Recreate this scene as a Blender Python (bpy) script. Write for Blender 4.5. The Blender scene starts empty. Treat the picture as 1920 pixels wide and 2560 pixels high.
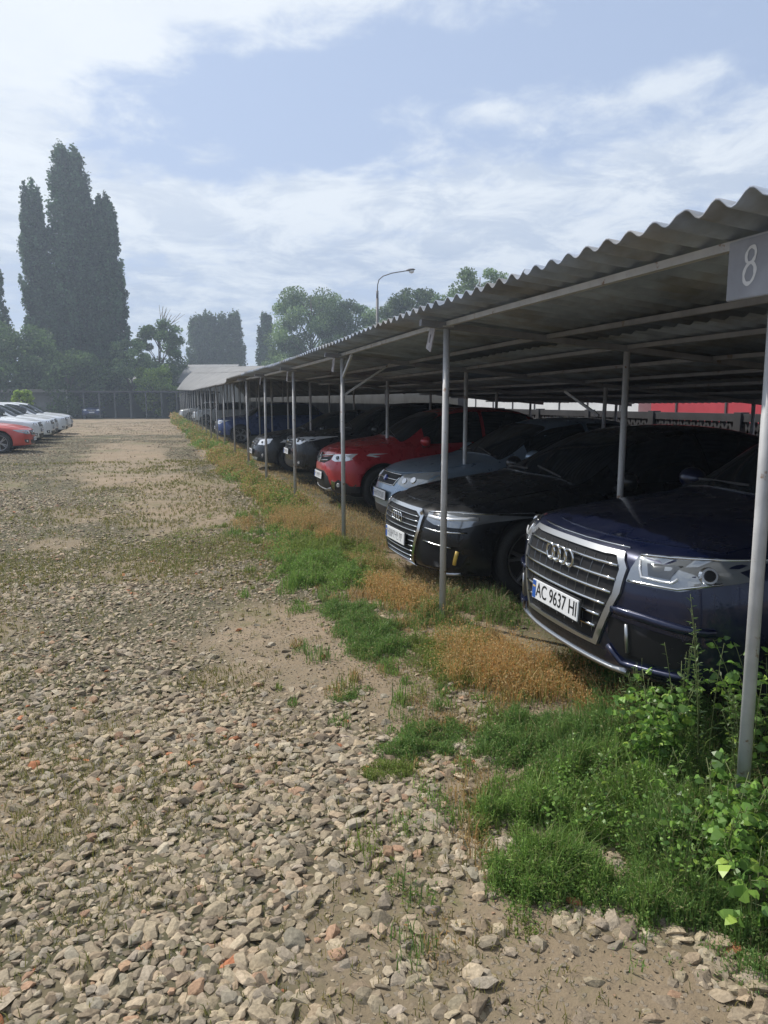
import bpy, bmesh, math, random
import numpy as np
from mathutils import Vector, Matrix
from mathutils.bvhtree import BVHTree
from mathutils.geometry import delaunay_2d_cdt
R = math.radians
random.seed(7)
RNG = np.random.default_rng(11)
C = bpy.context.scene.collection
scene = bpy.context.scene

# ------------------------------------------------------------------ camera
CAM_H = 1.66
cd = bpy.data.cameras.new('camera')
cd.sensor_fit = 'VERTICAL'; cd.sensor_height = 24.0
cd.lens = 24.0 * 1849.0 / 2560.0
cd.clip_start = 0.05; cd.clip_end = 3000
cam = bpy.data.objects.new('camera', cd); C.objects.link(cam)
cam.location = (0, 0, CAM_H)
cam.rotation_euler = (R(90) - math.atan(276 / 1849.0), 0, -R(16.85))
scene.camera = cam

# ------------------------------------------------------------------ light
SUN_AZ = R(16.85 - 55)      # measured clockwise from +Y (along the row)
SUN_EL = R(52)
sd = Vector((math.sin(SUN_AZ) * math.cos(SUN_EL), math.cos(SUN_AZ) * math.cos(SUN_EL), math.sin(SUN_EL)))
sl = bpy.data.lights.new('sun', 'SUN'); sl.energy = 4.3; sl.angle = R(0.6); sl.color = (1.0, .95, .87)
sun = bpy.data.objects.new('sun', sl); C.objects.link(sun)
sun.rotation_euler = sd.to_track_quat('Z', 'Y').to_euler(); sun.location = sd * 60

scene.view_settings.view_transform = 'Standard'
scene.view_settings.look = 'None'
scene.view_settings.gamma = 1.0
scene.view_settings.exposure = 0.08


class NB:
    """small node-tree helper"""
    def __init__(s, nt): s.nt = nt; s.n = nt.nodes; s.l = nt.links
    def new(s, t, **k):
        n = s.n.new(t)
        for a, b in k.items(): setattr(n, a, b)
        return n
    def put(s, sock, v):
        if isinstance(v, bpy.types.NodeSocket): s.l.new(v, sock)
        elif v is not None:
            if hasattr(sock, 'default_value'):
                d = sock.default_value
                if hasattr(d, '__len__') and not hasattr(v, '__len__'): v = (v,) * len(d)
                if hasattr(d, '__len__') and len(d) == 4 and len(v) == 3: v = tuple(v) + (1,)
                sock.default_value = v
    def m(s, op, a, b=None, c=None, clamp=False):
        n = s.new('ShaderNodeMath', operation=op, use_clamp=clamp)
        s.put(n.inputs[0], a); s.put(n.inputs[1], b); s.put(n.inputs[2], c)
        return n.outputs[0]
    def noise(s, vec, scale, detail=4, rough=.55, dist=0, dim='3D', lac=2.0):
        n = s.new('ShaderNodeTexNoise', noise_dimensions=dim)
        s.put(n.inputs['Vector'], vec); s.put(n.inputs['Scale'], scale); s.put(n.inputs['Detail'], detail)
        s.put(n.inputs['Roughness'], rough); s.put(n.inputs['Distortion'], dist); s.put(n.inputs['Lacunarity'], lac)
        return n.outputs[0]
    def mix(s, f, a, b, blend='MIX'):
        n = s.new('ShaderNodeMix', data_type='RGBA', blend_type=blend)
        s.put(n.inputs[0], f); s.put(n.inputs[6], a); s.put(n.inputs[7], b)
        return n.outputs[2]
    def smooth(s, v, lo, hi, a=0, b=1):
        n = s.new('ShaderNodeMapRange', interpolation_type='SMOOTHSTEP')
        s.put(n.inputs[0], v); s.put(n.inputs[1], lo); s.put(n.inputs[2], hi); s.put(n.inputs[3], a); s.put(n.inputs[4], b)
        return n.outputs[0]


# ------------------------------------------------------------------ world: hazy blue sky with clouds
w = bpy.data.worlds.new("World"); scene.world = w; w.use_nodes = True
nb = NB(w.node_tree); nb.n.clear()
wo = nb.new('ShaderNodeOutputWorld'); bg = nb.new('ShaderNodeBackground')
nb.l.new(bg.outputs[0], wo.inputs[0])
sky = nb.new('ShaderNodeTexSky', sky_type='NISHITA'); sky.sun_disc = False
sky.sun_elevation = SUN_EL; sky.sun_rotation = SUN_AZ
sky.air_density = 1.0; sky.dust_density = 2.2; sky.ozone_density = 1.6; sky.altitude = 100
tc = nb.new('ShaderNodeTexCoord')
sp = nb.new('ShaderNodeSeparateXYZ'); nb.l.new(tc.outputs['Generated'], sp.inputs[0])
dx, dy, dz = sp.outputs
az = nb.m('MULTIPLY', nb.m('ARCTAN2', dx, dy), 57.29578)
el = nb.m('MULTIPLY', nb.m('ARCSINE', dz), 57.29578)
# cloud-plane coordinates (a flat layer overhead, seen in perspective)
dzc = nb.m('ADD', nb.m('MAXIMUM', dz, 0.0), .16)
cx = nb.m('DIVIDE', dx, dzc); cy = nb.m('DIVIDE', dy, dzc)
cmb = nb.new('ShaderNodeCombineXYZ'); nb.put(cmb.inputs[0], cx); nb.put(cmb.inputs[1], nb.m('MULTIPLY', cy, 1.0))
cv = cmb.outputs[0]
n1 = nb.noise(cv, 1.9, 9, .60, .25)
n2 = nb.noise(cv, 5.5, 8, .62, .3)
n3 = nb.noise(cv, 0.9, 5, .5, 0)
def blob(a0, e0, sa, se, rot=0.0, amp=1.0):
    u = nb.m('SUBTRACT', az, a0); v = nb.m('SUBTRACT', el, e0)
    c, s_ = math.cos(R(rot)), math.sin(R(rot))
    uu = nb.m('DIVIDE', nb.m('ADD', nb.m('MULTIPLY', u, c), nb.m('MULTIPLY', v, s_)), sa)
    vv = nb.m('DIVIDE', nb.m('SUBTRACT', nb.m('MULTIPLY', v, c), nb.m('MULTIPLY', u, s_)), se)
    q = nb.m('ADD', nb.m('MULTIPLY', uu, uu), nb.m('MULTIPLY', vv, vv))
    return nb.m('MULTIPLY', nb.m('EXPONENT', nb.m('MULTIPLY', q, -1.0)), amp)
blobs = [(-6, 24, 8, 3.6, 0, .85), (4, 27.0, 11, 2.6, 2, .95), (17, 28.6, 6, 3.0, 0, .75), (-12, 17, 8, 7, 0, .75),
         (14, 14.3, 15, 2.2, 3, .72), (38, 15.6, 13, 2.8, 8, .85), (60, 17, 16, 6, 0, .5), (-3, 12.0, 14, 3.5, 0, .52),
         (25, 10.6, 22, 3.4, 2, .62), (5, 6.0, 16, 4.0, 0, .45), (36, 20.4, 6.0, 1.1, 12, .55), (26, 19.6, 3.0, .9, 0, .45),
         (18, 19.8, 2.6, 1.3, -20, .48), (20, 3, 60, 3, 0, .5), (31, 28.5, 8, 1.2, 0, .35), (28, 22.8, 15, 2.2, 2, -.22), (10, 23.6, 9, 1.0, 8, .25), (13, 19.5, 6, 2.4, 20, -.25), (8, 21.3, 7, 1.8, 0, -.25), (-40, 30, 22, 30, 0, .5), (60, 48, 30, 12, 0, .4)]
acc = None
for b_ in blobs:
    o_ = blob(*b_)
    acc = o_ if acc is None else nb.m('ADD', acc, o_)
back = nb.smooth(dy, .35, -.35, 0, .38)           # clouds behind the viewer too
high = nb.smooth(el, 33, 50, 0, .28)
acc = nb.m('ADD', nb.m('ADD', acc, back), high)
dens = nb.m('ADD', nb.m('MULTIPLY', nb.m('SUBTRACT', n1, .5), 1.7), nb.m('MULTIPLY', nb.m('SUBTRACT', n2, .5), 1.6))
dens = nb.m('ADD', acc, dens)
cover = nb.smooth(dens, .06, .78)
thick = nb.smooth(dens, .45, 1.15)
shade = nb.smooth(nb.m('ADD', nb.m('MULTIPLY', nb.m('SUBTRACT', n2, .5), .7), n3), .30, .66)
low = nb.smooth(el, 14.0, 7.0)
n4 = nb.noise(cv, 3.1, 9, .66, .5)
tex = nb.smooth(n4, .40, .62, 0, 1)
midb = nb.smooth(el, 21, 15)
grey = nb.m('ADD', nb.m('MULTIPLY', nb.m('MULTIPLY', low, .62), nb.m('SUBTRACT', 1.25, shade)), nb.m('MULTIPLY', nb.m('MULTIPLY', tex, nb.m('ADD', .12, nb.m('MULTIPLY', midb, .55))), nb.smooth(el, 2, 8, .3, 1)), clamp=True)
ccol = nb.mix(grey, (.82, .88, .95, 1), (.40, .50, .68, 1))
skyc = nb.mix(1.0, sky.outputs[0], (.095, .095, .095, 1), 'MULTIPLY')
# the clear part of the sky is itself milky: thin high veil
veil = nb.smooth(el, 40, 3, .65, .8)
glow = blob(-24, 34, 42, 26, 0, .55)
skyc = nb.mix(nb.m('ADD', veil, nb.m('MULTIPLY', glow, .3), clamp=True), skyc, (.49, .605, .84, 1))
gcol = nb.mix(nb.m('MULTIPLY', glow, 1.2, clamp=True), ccol, (.95, .98, 1.0, 1))
fin = nb.mix(nb.m('MULTIPLY', cover, .92), skyc, gcol)
nb.l.new(fin, bg.inputs[0]); bg.inputs[1].default_value = 1.0


# ------------------------------------------------------------------ object helpers
def tag(o, label=None, cat=None, group=None, kind=None):
    if label: o['label'] = label
    if cat: o['category'] = cat
    if group: o['group'] = group
    if kind: o['kind'] = kind
    return o
def empty(name, loc=(0, 0, 0), rz=0, parent=None):
    o = bpy.data.objects.new(name, None); C.objects.link(o)
    o.location = loc; o.rotation_euler = (0, 0, rz); o.empty_display_size = .2
    if parent: o.parent = parent
    return o
def obj(name, me, m=None, parent=None, loc=None):
    if isinstance(me, bmesh.types.BMesh):
        b = me; me = bpy.data.meshes.new(name); b.to_mesh(me); b.free()
    o = bpy.data.objects.new(name, me); C.objects.link(o)
    if m is not None and not me.materials: me.materials.append(m)
    if parent: o.parent = parent
    if loc: o.location = loc
    return o
def copy_tree(o, parent=None):
    c = o.copy(); C.objects.link(c); c.parent = parent
    for ch in list(o.children): copy_tree(ch, c)
    return c
def mesh_np(name, V, Fc, col=None, smooth=False):
    V = np.asarray(V, np.float32); Fc = np.asarray(Fc, np.int32); k = Fc.shape[1]
    me = bpy.data.meshes.new(name)
    me.vertices.add(len(V)); me.vertices.foreach_set('co', V.ravel())
    me.loops.add(Fc.size); me.loops.foreach_set('vertex_index', Fc.ravel())
    me.polygons.add(len(Fc)); me.polygons.foreach_set('loop_start', np.arange(0, Fc.size, k, dtype=np.int32))
    me.polygons.foreach_set('loop_total', np.full(len(Fc), k, np.int32))
    me.polygons.foreach_set('use_smooth', np.full(len(Fc), smooth, bool))
    if col is not None:
        a = me.color_attributes.new('Col', 'FLOAT_COLOR', 'POINT')
        c4 = np.ones((len(V), 4), np.float32); c4[:, :3] = col
        a.data.foreach_set('color', c4.ravel())
    me.update(calc_edges=True)
    return me
def bx(bm, x0, x1, y0, y1, z0, z1, rot=None, bev=0):
    r = bmesh.ops.create_cube(bm, size=1.0)
    vs = r['verts']
    bmesh.ops.scale(bm, vec=(x1 - x0, y1 - y0, z1 - z0), verts=vs)
    bmesh.ops.translate(bm, vec=((x0 + x1) / 2, (y0 + y1) / 2, (z0 + z1) / 2), verts=vs)
    if bev > 0:
        es = list({e for v in vs for e in v.link_edges})
        bmesh.ops.bevel(bm, geom=es, offset=bev, segments=2, affect='EDGES')
    return vs
def bar(bm, a, b, w=.04, h=None, round_=0):
    """a bar from a to b: rectangular w x h, or round with round_ sides"""
    a = Vector(a); b = Vector(b); d = b - a; L = d.length; h = h or w
    q = d.to_track_quat('Z', 'X' if abs(d.normalized().y) > .7 else 'Y')
    M = Matrix.Translation((a + b) / 2) @ q.to_matrix().to_4x4()
    if round_:
        bmesh.ops.create_cone(bm, cap_ends=True, segments=round_, radius1=w / 2, radius2=w / 2, depth=L, matrix=M)
    else:
        bmesh.ops.create_cube(bm, size=1.0, matrix=M @ Matrix.Diagonal((w, h, L, 1)))
def tube(bm, pts, r, n=8, r_end=None):
    pts = [Vector(p) for p in pts]; rings = []
    for i, p in enumerate(pts):
        t = (pts[min(i + 1, len(pts) - 1)] - pts[max(i - 1, 0)]).normalized()
        u = t.cross(Vector((0, 0, 1)));
        if u.length < .05: u = t.cross(Vector((0, 1, 0)))
        u.normalize(); v = t.cross(u)
        rr = r if r_end is None else r + (r_end - r) * i / (len(pts) - 1)
        rings.append([bm.verts.new(p + (u * math.cos(2 * math.pi * k / n) + v * math.sin(2 * math.pi * k / n)) * rr) for k in range(n)])
    for a, b in zip(rings, rings[1:]):
        for k in range(n):
            f = bm.faces.new((a[k], a[(k + 1) % n], b[(k + 1) % n], b[k])); f.smooth = True
    bm.faces.new(rings[0][::-1]); bm.faces.new(rings[-1])

# ------------------------------------------------------------------ materials
MATS = {}
def mat(name, col, rough=.5, metal=0.0, coat=0.0, nscale=0, namp=.15, bump=0, bscale=40, spec=.5, attr=False, trans=0, col2=None, mscale=None, mlo=.45, mhi=.62):
    if name in MATS: return MATS[name]
    m = bpy.data.materials.new(name); m.use_nodes = True; MATS[name] = m
    b = NB(m.node_tree); p = b.n['Principled BSDF']
    tcn = b.new('ShaderNodeTexCoord'); v = tcn.outputs['Object']
    c = tuple(col) + (1,)
    if attr:
        a = b.new('ShaderNodeAttribute', attribute_name='Col'); c = a.outputs[0]
    if col2 is not None:
        c = b.mix(b.smooth(b.noise(v, mscale, 6, .6), mlo, mhi), c, tuple(col2) + (1,))
    if nscale:
        f = b.smooth(b.noise(v, nscale, 5, .6), .25, .75, 1 - namp, 1 + namp)
        g = b.new('ShaderNodeCombineColor')
        for i in range(3): b.put(g.inputs[i], f)
        c = b.mix(1.0, c, g.outputs[0], 'MULTIPLY')
        b.put(p.inputs['Roughness'], b.smooth(b.noise(v, nscale * 2.3, 4), .3, .7, max(.02, rough - .08), min(1, rough + .08)))
    else: b.put(p.inputs['Roughness'], rough)
    b.put(p.inputs['Base Color'], c); b.put(p.inputs['Metallic'], metal)
    b.put(p.inputs['Coat Weight'], coat); b.put(p.inputs['Coat Roughness'], .04)
    b.put(p.inputs['Specular IOR Level'], spec)
    if bump:
        bn = b.new('ShaderNodeBump'); b.put(bn.inputs['Height'], b.noise(v, bscale, 6, .65)); b.put(bn.inputs['Strength'], bump)
        b.put(bn.inputs['Distance'], .01); b.l.new(bn.outputs[0], p.inputs['Normal'])
    if trans:
        t = b.new('ShaderNodeBsdfTranslucent'); b.put(t.inputs[0], c)
        mx = b.new('ShaderNodeMixShader'); b.put(mx.inputs[0], trans)
        b.l.new(p.outputs[0], mx.inputs[1]); b.l.new(t.outputs[0], mx.inputs[2])
        b.l.new(mx.outputs[0], b.n['Material Output'].inputs[0])
    return m
def paint(name, col, metal=.35, rough=.38):
    dk = max(col) < .03
    return mat('paint_' + name, col, rough, 0 if dk else metal, .42 if dk else .7, nscale=3.0, namp=.06, spec=.25 if dk else .5)
chrome = mat('chrome', (.62, .63, .64), .16, 1.0)
satin = mat('satin_metal', (.42, .43, .44), .35, .9)
blk = mat('black_plastic', (.02, .02, .022), .55, nscale=30, namp=.2)
gloss_blk = mat('gloss_black', (.010, .011, .013), .12, coat=.4)
recess = mat('dark_recess', (.010, .010, .011), .6, spec=.25)
glass = mat('dark_glass', (.012, .015, .018), .04, spec=.6)
rubber = mat('rubber', (.022, .022, .022), .8, nscale=50, namp=.25)
alloy = mat('alloy', (.33, .33, .34), .32, .85)
dark_alloy = mat('dark_alloy', (.10, .10, .105), .35, .8)
lens = mat('lamp_lens', (.26, .28, .30), .10, .55, coat=1.0)
lens_dk = mat('lamp_lens_dark', (.07, .075, .08), .10, .4, coat=1.0)
lens_br = mat('lamp_bright', (.80, .82, .85), .18, .35, coat=.6)
amber = mat('amber', (.75, .50, .10), .3, coat=.5)
redlens = mat('red_lens', (.45, .02, .02), .15, coat=.8)
white_pl = mat('plate_white', (.75, .76, .77), .4)
blue_pl = mat('plate_blue', (.02, .10, .40), .4)
ink = mat('ink_black', (.01, .01, .01), .5)
underbody = mat('underbody', (.012, .012, .013), .9)

# ------------------------------------------------------------------ cars
def interp(x, pts):
    xs = [p[0] for p in pts]; ys = [p[1] for p in pts]
    if xs[0] > xs[-1]: xs = xs[::-1]; ys = ys[::-1]
    return float(np.interp(x, xs, ys))

def build_body(S):
    L, W = S['L'], S['W']
    bot = S.get('bot', .22)
    top = lambda x: interp(x, S['top']); belt = lambda x: interp(x, S['belt'])
    rw = S['rw']
    pc, pp = S.get('pc', .30), S.get('pp', 3.0)
    def wid(x):
        return W * interp(x, [(0, .955), (-.5, .985), (-1.0, 1), (-L + 1.0, 1), (-L + .4, .975), (-L, .93)])
    def fx(z, y): return -(pc * min(1.2, abs(y) / W) ** pp) - interp(z, S['fprof'])
    def bxr(z, y): return -L + (.22 * (abs(y) / W) ** 2.6) + interp(z, [(bot, .10), (.45, 0), (.75, .02), (1.0, .10), (1.3, .22)])
    xs = S['xs']
    def ring(x, end=None):
        w_ = wid(x) * (.945 if end else 1); zb = bot + (.04 if end else 0); be = belt(x); tp = top(x)
        if end: zb = bot + .02
        pts = []
        for j, fy in enumerate([0, .25, .5, .7, .86]):
            pts.append((w_ * fy, zb))
        pts.append((w_ * .96, zb + .02))
        hh = be - zb
        for fz, fy in ((.16, .995), (.45, 1.0), (.78, .99)): pts.append((w_ * fy, zb + hh * fz))
        pts.append((w_ * .945, be))
        g = tp - be; t = min(1, max(0, (g - .17) / .2)); t = t * t * (3 - 2 * t)
        hood = [(.88, .38), (.72, .66), (.5, .85), (.26, .96), (0, 1)]
        gh = [(.90 * w_, .07), ((.90 * w_ + rw) / 2 + .025, .55), (rw, .92), (.62 * rw, .985), (0, 1.0)]
        for (hy, hz), (gy, gz) in zip(hood, gh):
            pts.append((hy * w_ * (1 - t) + gy * t, be + g * (hz * (1 - t) + gz * t)))
        return pts
    rings = []
    n = len(xs)
    for i, x in enumerate(xs):
        e = i in (0, n - 1)
        P = ring(x, e)
        if i == 0: rings.append([(fx(z, y), y, z) for y, z in P])
        elif i == n - 1: rings.append([(bxr(z, y), y, z) for y, z in P])
        elif i == 1:
            rings.append([(x + .35 * (fx(z, y) + .1 if y > W * .6 else 0) * 0 - .0, y, z) for y, z in P])
        else: rings.append([(x, y, z) for y, z in P])
    bm = bmesh.new()
    vr = []
    for r in rings:
        rv = [bm.verts.new(p) for p in r]
        lv = [rv[k] if (k == 0 or k == len(r) - 1) else bm.verts.new((r[k][0], -r[k][1], r[k][2])) for k in range(len(r))]
        vr.append((rv, lv))
    m_ = len(rings[0])
    for i in range(n - 1):
        for side in (0, 1):
            a, b = vr[i][side], vr[i + 1][side]
            for k in range(m_ - 1):
                q = (a[k], b[k], b[k + 1], a[k + 1])
                bm.faces.new(q if side else q[::-1])
    # end caps
    cc = {}
    for ei, fxx in ((0, fx), (n - 1, bxr)):
        r = rings[ei]
        for side in (0, 1):
            rv = vr[ei][side]; sg = -1 if side else 1
            grid = [[None] * 6 for _ in range(5)]
            for j in range(6):
                grid[0][j] = rv[j]; grid[4][j] = rv[14 - j]
            for k in range(1, 4): grid[k][5] = rv[5 + k]
            for k in range(1, 4):
                for j in range(5):
                    t = k / 4
                    fy0 = r[j][1] / r[5][1]; fy1 = r[14 - j][1] / r[9][1]
                    y = r[5 + k][1] * (fy0 * (1 - t) + fy1 * t)
                    z = r[5 + k][2] + (r[14 - j][2] - r[9][2]) * t ** 3 + (r[j][2] - r[5][2]) * (1 - t) ** 3
                    if j == 0 and (ei, k) in cc: grid[k][0] = cc[(ei, k)]
                    else:
                        grid[k][j] = bm.verts.new((fxx(z, y), sg * y, z))
                        if j == 0: cc[(ei, k)] = grid[k][j]
            for k in range(4):
                for j in range(5):
                    q = (grid[k][j], grid[k][j + 1], grid[k + 1][j + 1], grid[k + 1][j])
                    flip = (side == 1) ^ (ei != 0)
                    bm.faces.new(q[::-1] if flip else q)
    bmesh.ops.recalc_face_normals(bm, faces=bm.faces[:])
    cl = bm.edges.layers.float.new('crease_edge')
    for side in (0, 1):
        for i in range(n - 1):
            for k, cv_ in ((9, .45), (6, .3), (4, .3)):
                e = bm.edges.get((vr[i][side][k], vr[i + 1][side][k]))
                if e: e[cl] = cv_
        for k in range(9, m_ - 1):
            e = bm.edges.get((vr[0][side][k], vr[0][side][k + 1]))
            if e: e[cl] = .35
    me = bpy.data.meshes.new('body'); bm.to_mesh(me); bm.free()
    for p in me.polygons: p.use_smooth = True
    o = bpy.data.objects.new('tmp', me); C.objects.link(o)
    sm = o.modifiers.new('s', 'SUBSURF'); sm.levels = 2; sm.render_levels = 2
    dg = bpy.context.evaluated_depsgraph_get()
    me1 = bpy.data.meshes.new_from_object(o.evaluated_get(dg))
    bvh = BVHTree.FromPolygons([v.co.copy() for v in me1.vertices], [tuple(p.vertices) for p in me1.polygons])
    # wheel wells
    bmc = bmesh.new(); wr = S['wr']
    for wx in S['axles']:
        for sg in (-1, 1):
            bmesh.ops.create_cone(bmc, cap_ends=True, segments=40, radius1=wr + .055, radius2=wr + .055, depth=.42,
                                  matrix=Matrix.Translation((wx, sg * (W - .12), wr + .01)) @ Matrix.Rotation(R(90), 4, 'X'))
    cme = bpy.data.meshes.new('cut'); bmc.to_mesh(cme); bmc.free()
    co = bpy.data.objects.new('cut', cme); C.objects.link(co)
    o.data = me1; o.modifiers.clear()
    bo = o.modifiers.new('b', 'BOOLEAN'); bo.operation = 'DIFFERENCE'; bo.object = co; bo.solver = 'EXACT'
    dg = bpy.context.evaluated_depsgraph_get(); dg.update()
    me2 = bpy.data.meshes.new_from_object(o.evaluated_get(dg))
    me2.materials.clear(); me2.materials.append(S['paint']); me2.materials.append(underbody); me2.materials.append(blk)
    wr2 = wr + .058
    for p in me2.polygons:
        c = p.center; inw = False
        for wx in S['axles']:
            d = math.hypot(c.x - wx, c.z - wr - .01)
            if d < wr2 and abs(c.y) < W - .005 and (d < wr + .035 or abs(p.normal.y) < .35): inw = True
        p.material_index = 1 if inw or (c.z < bot + .05 and p.normal.z < -.6) else (2 if c.z < S.get('clad', 0) else 0)
        p.use_smooth = True
        if inw: p.use_smooth = False
    bpy.data.objects.remove(o); bpy.data.objects.remove(co)
    me2.name = 'body'
    return me2, bvh

AX = {'f': (Vector((-1, 0, 0)), lambda a, b: Vector((4, a, b))),
      'r': (Vector((1, 0, 0)), lambda a, b: Vector((-12, a, b))),
      'l': (Vector((0, -1, 0)), lambda a, b: Vector((a, 4, b))),
      'R': (Vector((0, 1, 0)), lambda a, b: Vector((a, -4, b))),
      't': (Vector((0, 0, -1)), lambda a, b: Vector((a, b, 5)))}
def hit(bvh, ax, a, b):
    d, f = AX[ax]; o = f(a, b)
    h = bvh.ray_cast(o, d)
    if h[0] is None or (ax == 'f' and h[0].x < -1.0):
        g = o + d * {'f': 4.3, 'r': 7.4, 'l': 3.15, 'R': 3.15, 't': 4}[ax]
        h = bvh.find_nearest(g)
    n = h[1].normalized()
    if n.dot(d) > 0: n = -n
    return h[0], n
def inpoly(x, y, P):
    c = False; j = len(P) - 1
    for i in range(len(P)):
        if (P[i][1] > y) != (P[j][1] > y) and x < (P[j][0] - P[i][0]) * (y - P[i][1]) / (P[j][1] - P[i][1]) + P[i][0]: c = not c
        j = i
    return c
def resample(P, res, closed=True):
    out = []
    n = len(P)
    for i in range(n if closed else n - 1):
        a = P[i]; b = P[(i + 1) % n]; L = math.dist(a, b); k = max(1, int(L / res))
        for t in range(k): out.append((a[0] + (b[0] - a[0]) * t / k, a[1] + (b[1] - a[1]) * t / k))
    if not closed: out.append(P[-1])
    return out
def round_poly(P, r, n=3):
    out = []
    N = len(P)
    for i in range(N):
        p = Vector(P[i]); a = Vector(P[i - 1]); b = Vector(P[(i + 1) % N])
        ra = min(r, (a - p).length * .45); rb = min(r, (b - p).length * .45)
        s = p + (a - p).normalized() * ra; e = p + (b - p).normalized() * rb
        for k in range(n + 1):
            t = k / n; q = s * (1 - t) ** 2 + p * 2 * t * (1 - t) + e * t * t; out.append((q.x, q.y))
    return out
def patch(bvh, ax, poly, off=.004, th=.006, res=.04, holes=(), rnd=0):
    if rnd: poly = round_poly(poly, rnd); holes = [round_poly(h, rnd * .8) for h in holes]
    loops = [resample(poly, res)] + [resample(h, res) for h in holes]
    pts = []; edges = []
    for lp in loops:
        s = len(pts); pts += lp; edges += [(s + i, s + (i + 1) % len(lp)) for i in range(len(lp))]
    xs = [p[0] for p in poly]; ys = [p[1] for p in poly]
    nx = int((max(xs) - min(xs)) / res) + 1; ny = int((max(ys) - min(ys)) / res) + 1
    bpts = pts[:]
    for i in range(nx):
        for j in range(ny):
            x = min(xs) + (i + .5) * res; y = min(ys) + (j + .5) * res
            if inpoly(x, y, poly) and not any(inpoly(x, y, h) for h in holes) and min((x - p[0]) ** 2 + (y - p[1]) ** 2 for p in bpts) > (res * .45) ** 2:
                pts.append((x, y))
    r = delaunay_2d_cdt([Vector(p) for p in pts], edges, [], 0, 1e-6)
    V2, F2 = r[0], r[2]
    Fs = []
    for f in F2:
        cx_ = sum(V2[i][0] for i in f) / len(f); cy_ = sum(V2[i][1] for i in f) / len(f)
        if inpoly(cx_, cy_, poly) and not any(inpoly(cx_, cy_, h) for h in holes): Fs.append(f)
    bm = bmesh.new(); outer = {}; inner = {}; o2 = {}
    d = AX[ax][0]
    def mk(i):
        if i not in outer:
            p, n_ = hit(bvh, ax, V2[i][0], V2[i][1]); outer[i] = bm.verts.new(p + n_ * off)
            o2[i] = bm.verts.new(p + n_ * off); inner[i] = bm.verts.new(p - n_ * th)
        return outer[i]
    cnt = {}
    for f in Fs:
        vs = [mk(i) for i in f]
        try: fc = bm.faces.new(vs)
        except ValueError: continue
        fc.smooth = True; fc.normal_update()
        if fc.normal.dot(d) > 0: fc.normal_flip()
        for a, b in zip(f, list(f[1:]) + [f[0]]): cnt[(min(a, b), max(a, b))] = cnt.get((min(a, b), max(a, b)), []) + [(a, b)]
    for k, v in cnt.items():
        if len(v) == 1:
            a, b = v[0]
            try: bm.faces.new((o2[a], inner[a], inner[b], o2[b]))
            except ValueError: pass
    for i in list(outer):
        for v in (o2[i], inner[i]):
            if not v.link_faces: bm.verts.remove(v)
    return bm
def strip(bvh, ax, line, wd=.012, off=.012, th=.01, res=.05, closed=False, bm=None):
    """a raised rounded bar following the body surface along a line"""
    P = resample(line, res, closed); bm = bm or bmesh.new(); sec = []
    H_ = [hit(bvh, ax, *p) for p in P]; N = len(P)
    for i, (p, n_) in enumerate(H_):
        a = H_[(i - 1) % N][0] if (closed or i > 0) else p; b = H_[(i + 1) % N][0] if (closed or i < N - 1) else p
        t = (b - a).normalized(); s = t.cross(n_).normalized()
        prof = [(-.5, -th / wd), (-.5, .55 * off / wd), (-.28, off / wd), (.28, off / wd), (.5, .55 * off / wd), (.5, -th / wd)]
        sec.append([bm.verts.new(p + s * u * wd + n_ * v * wd) for u, v in prof])
    for i in range(N if closed else N - 1):
        a, b = sec[i], sec[(i + 1) % N]
        for k in range(5):
            f = bm.faces.new((a[k], a[k + 1], b[k + 1], b[k])); f.smooth = k in (1, 2, 3)
    if not closed:
        bm.faces.new(sec[0]); bm.faces.new(sec[-1][::-1])
    bmesh.ops.recalc_face_normals(bm, faces=bm.faces[:])
    return bm
def mir(P): return [(-a, b) for a, b in P]
def torus(bm, c, r, t, nrm='x', n=28, m=8, fl=1.0):
    rings = []
    for i in range(n):
        a = 2 * math.pi * i / n; row = []
        for j in range(m):
            b = 2 * math.pi * j / m; rr = r + t * math.cos(b); h = t * math.sin(b) * fl
            row.append(bm.verts.new((c[0] + h, c[1] + rr * math.cos(a), c[2] + rr * math.sin(a))))
        rings.append(row)
    for i in range(n):
        for j in range(m):
            f = bm.faces.new((rings[i][j], rings[(i + 1) % n][j], rings[(i + 1) % n][(j + 1) % m], rings[i][(j + 1) % m])); f.smooth = True
def lathe_y(bm, prof, n=36, mi=0):
    rings = []
    for i in range(n):
        a = 2 * math.pi * i / n
        rings.append([bm.verts.new((r * math.cos(a), y, r * math.sin(a))) for y, r in prof])
    for i in range(n):
        for j in range(len(prof) - 1):
            f = bm.faces.new((rings[i][j], rings[i][j + 1], rings[(i + 1) % n][j + 1], rings[(i + 1) % n][j])); f.smooth = True
    return rings
WHEELS = {}
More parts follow.
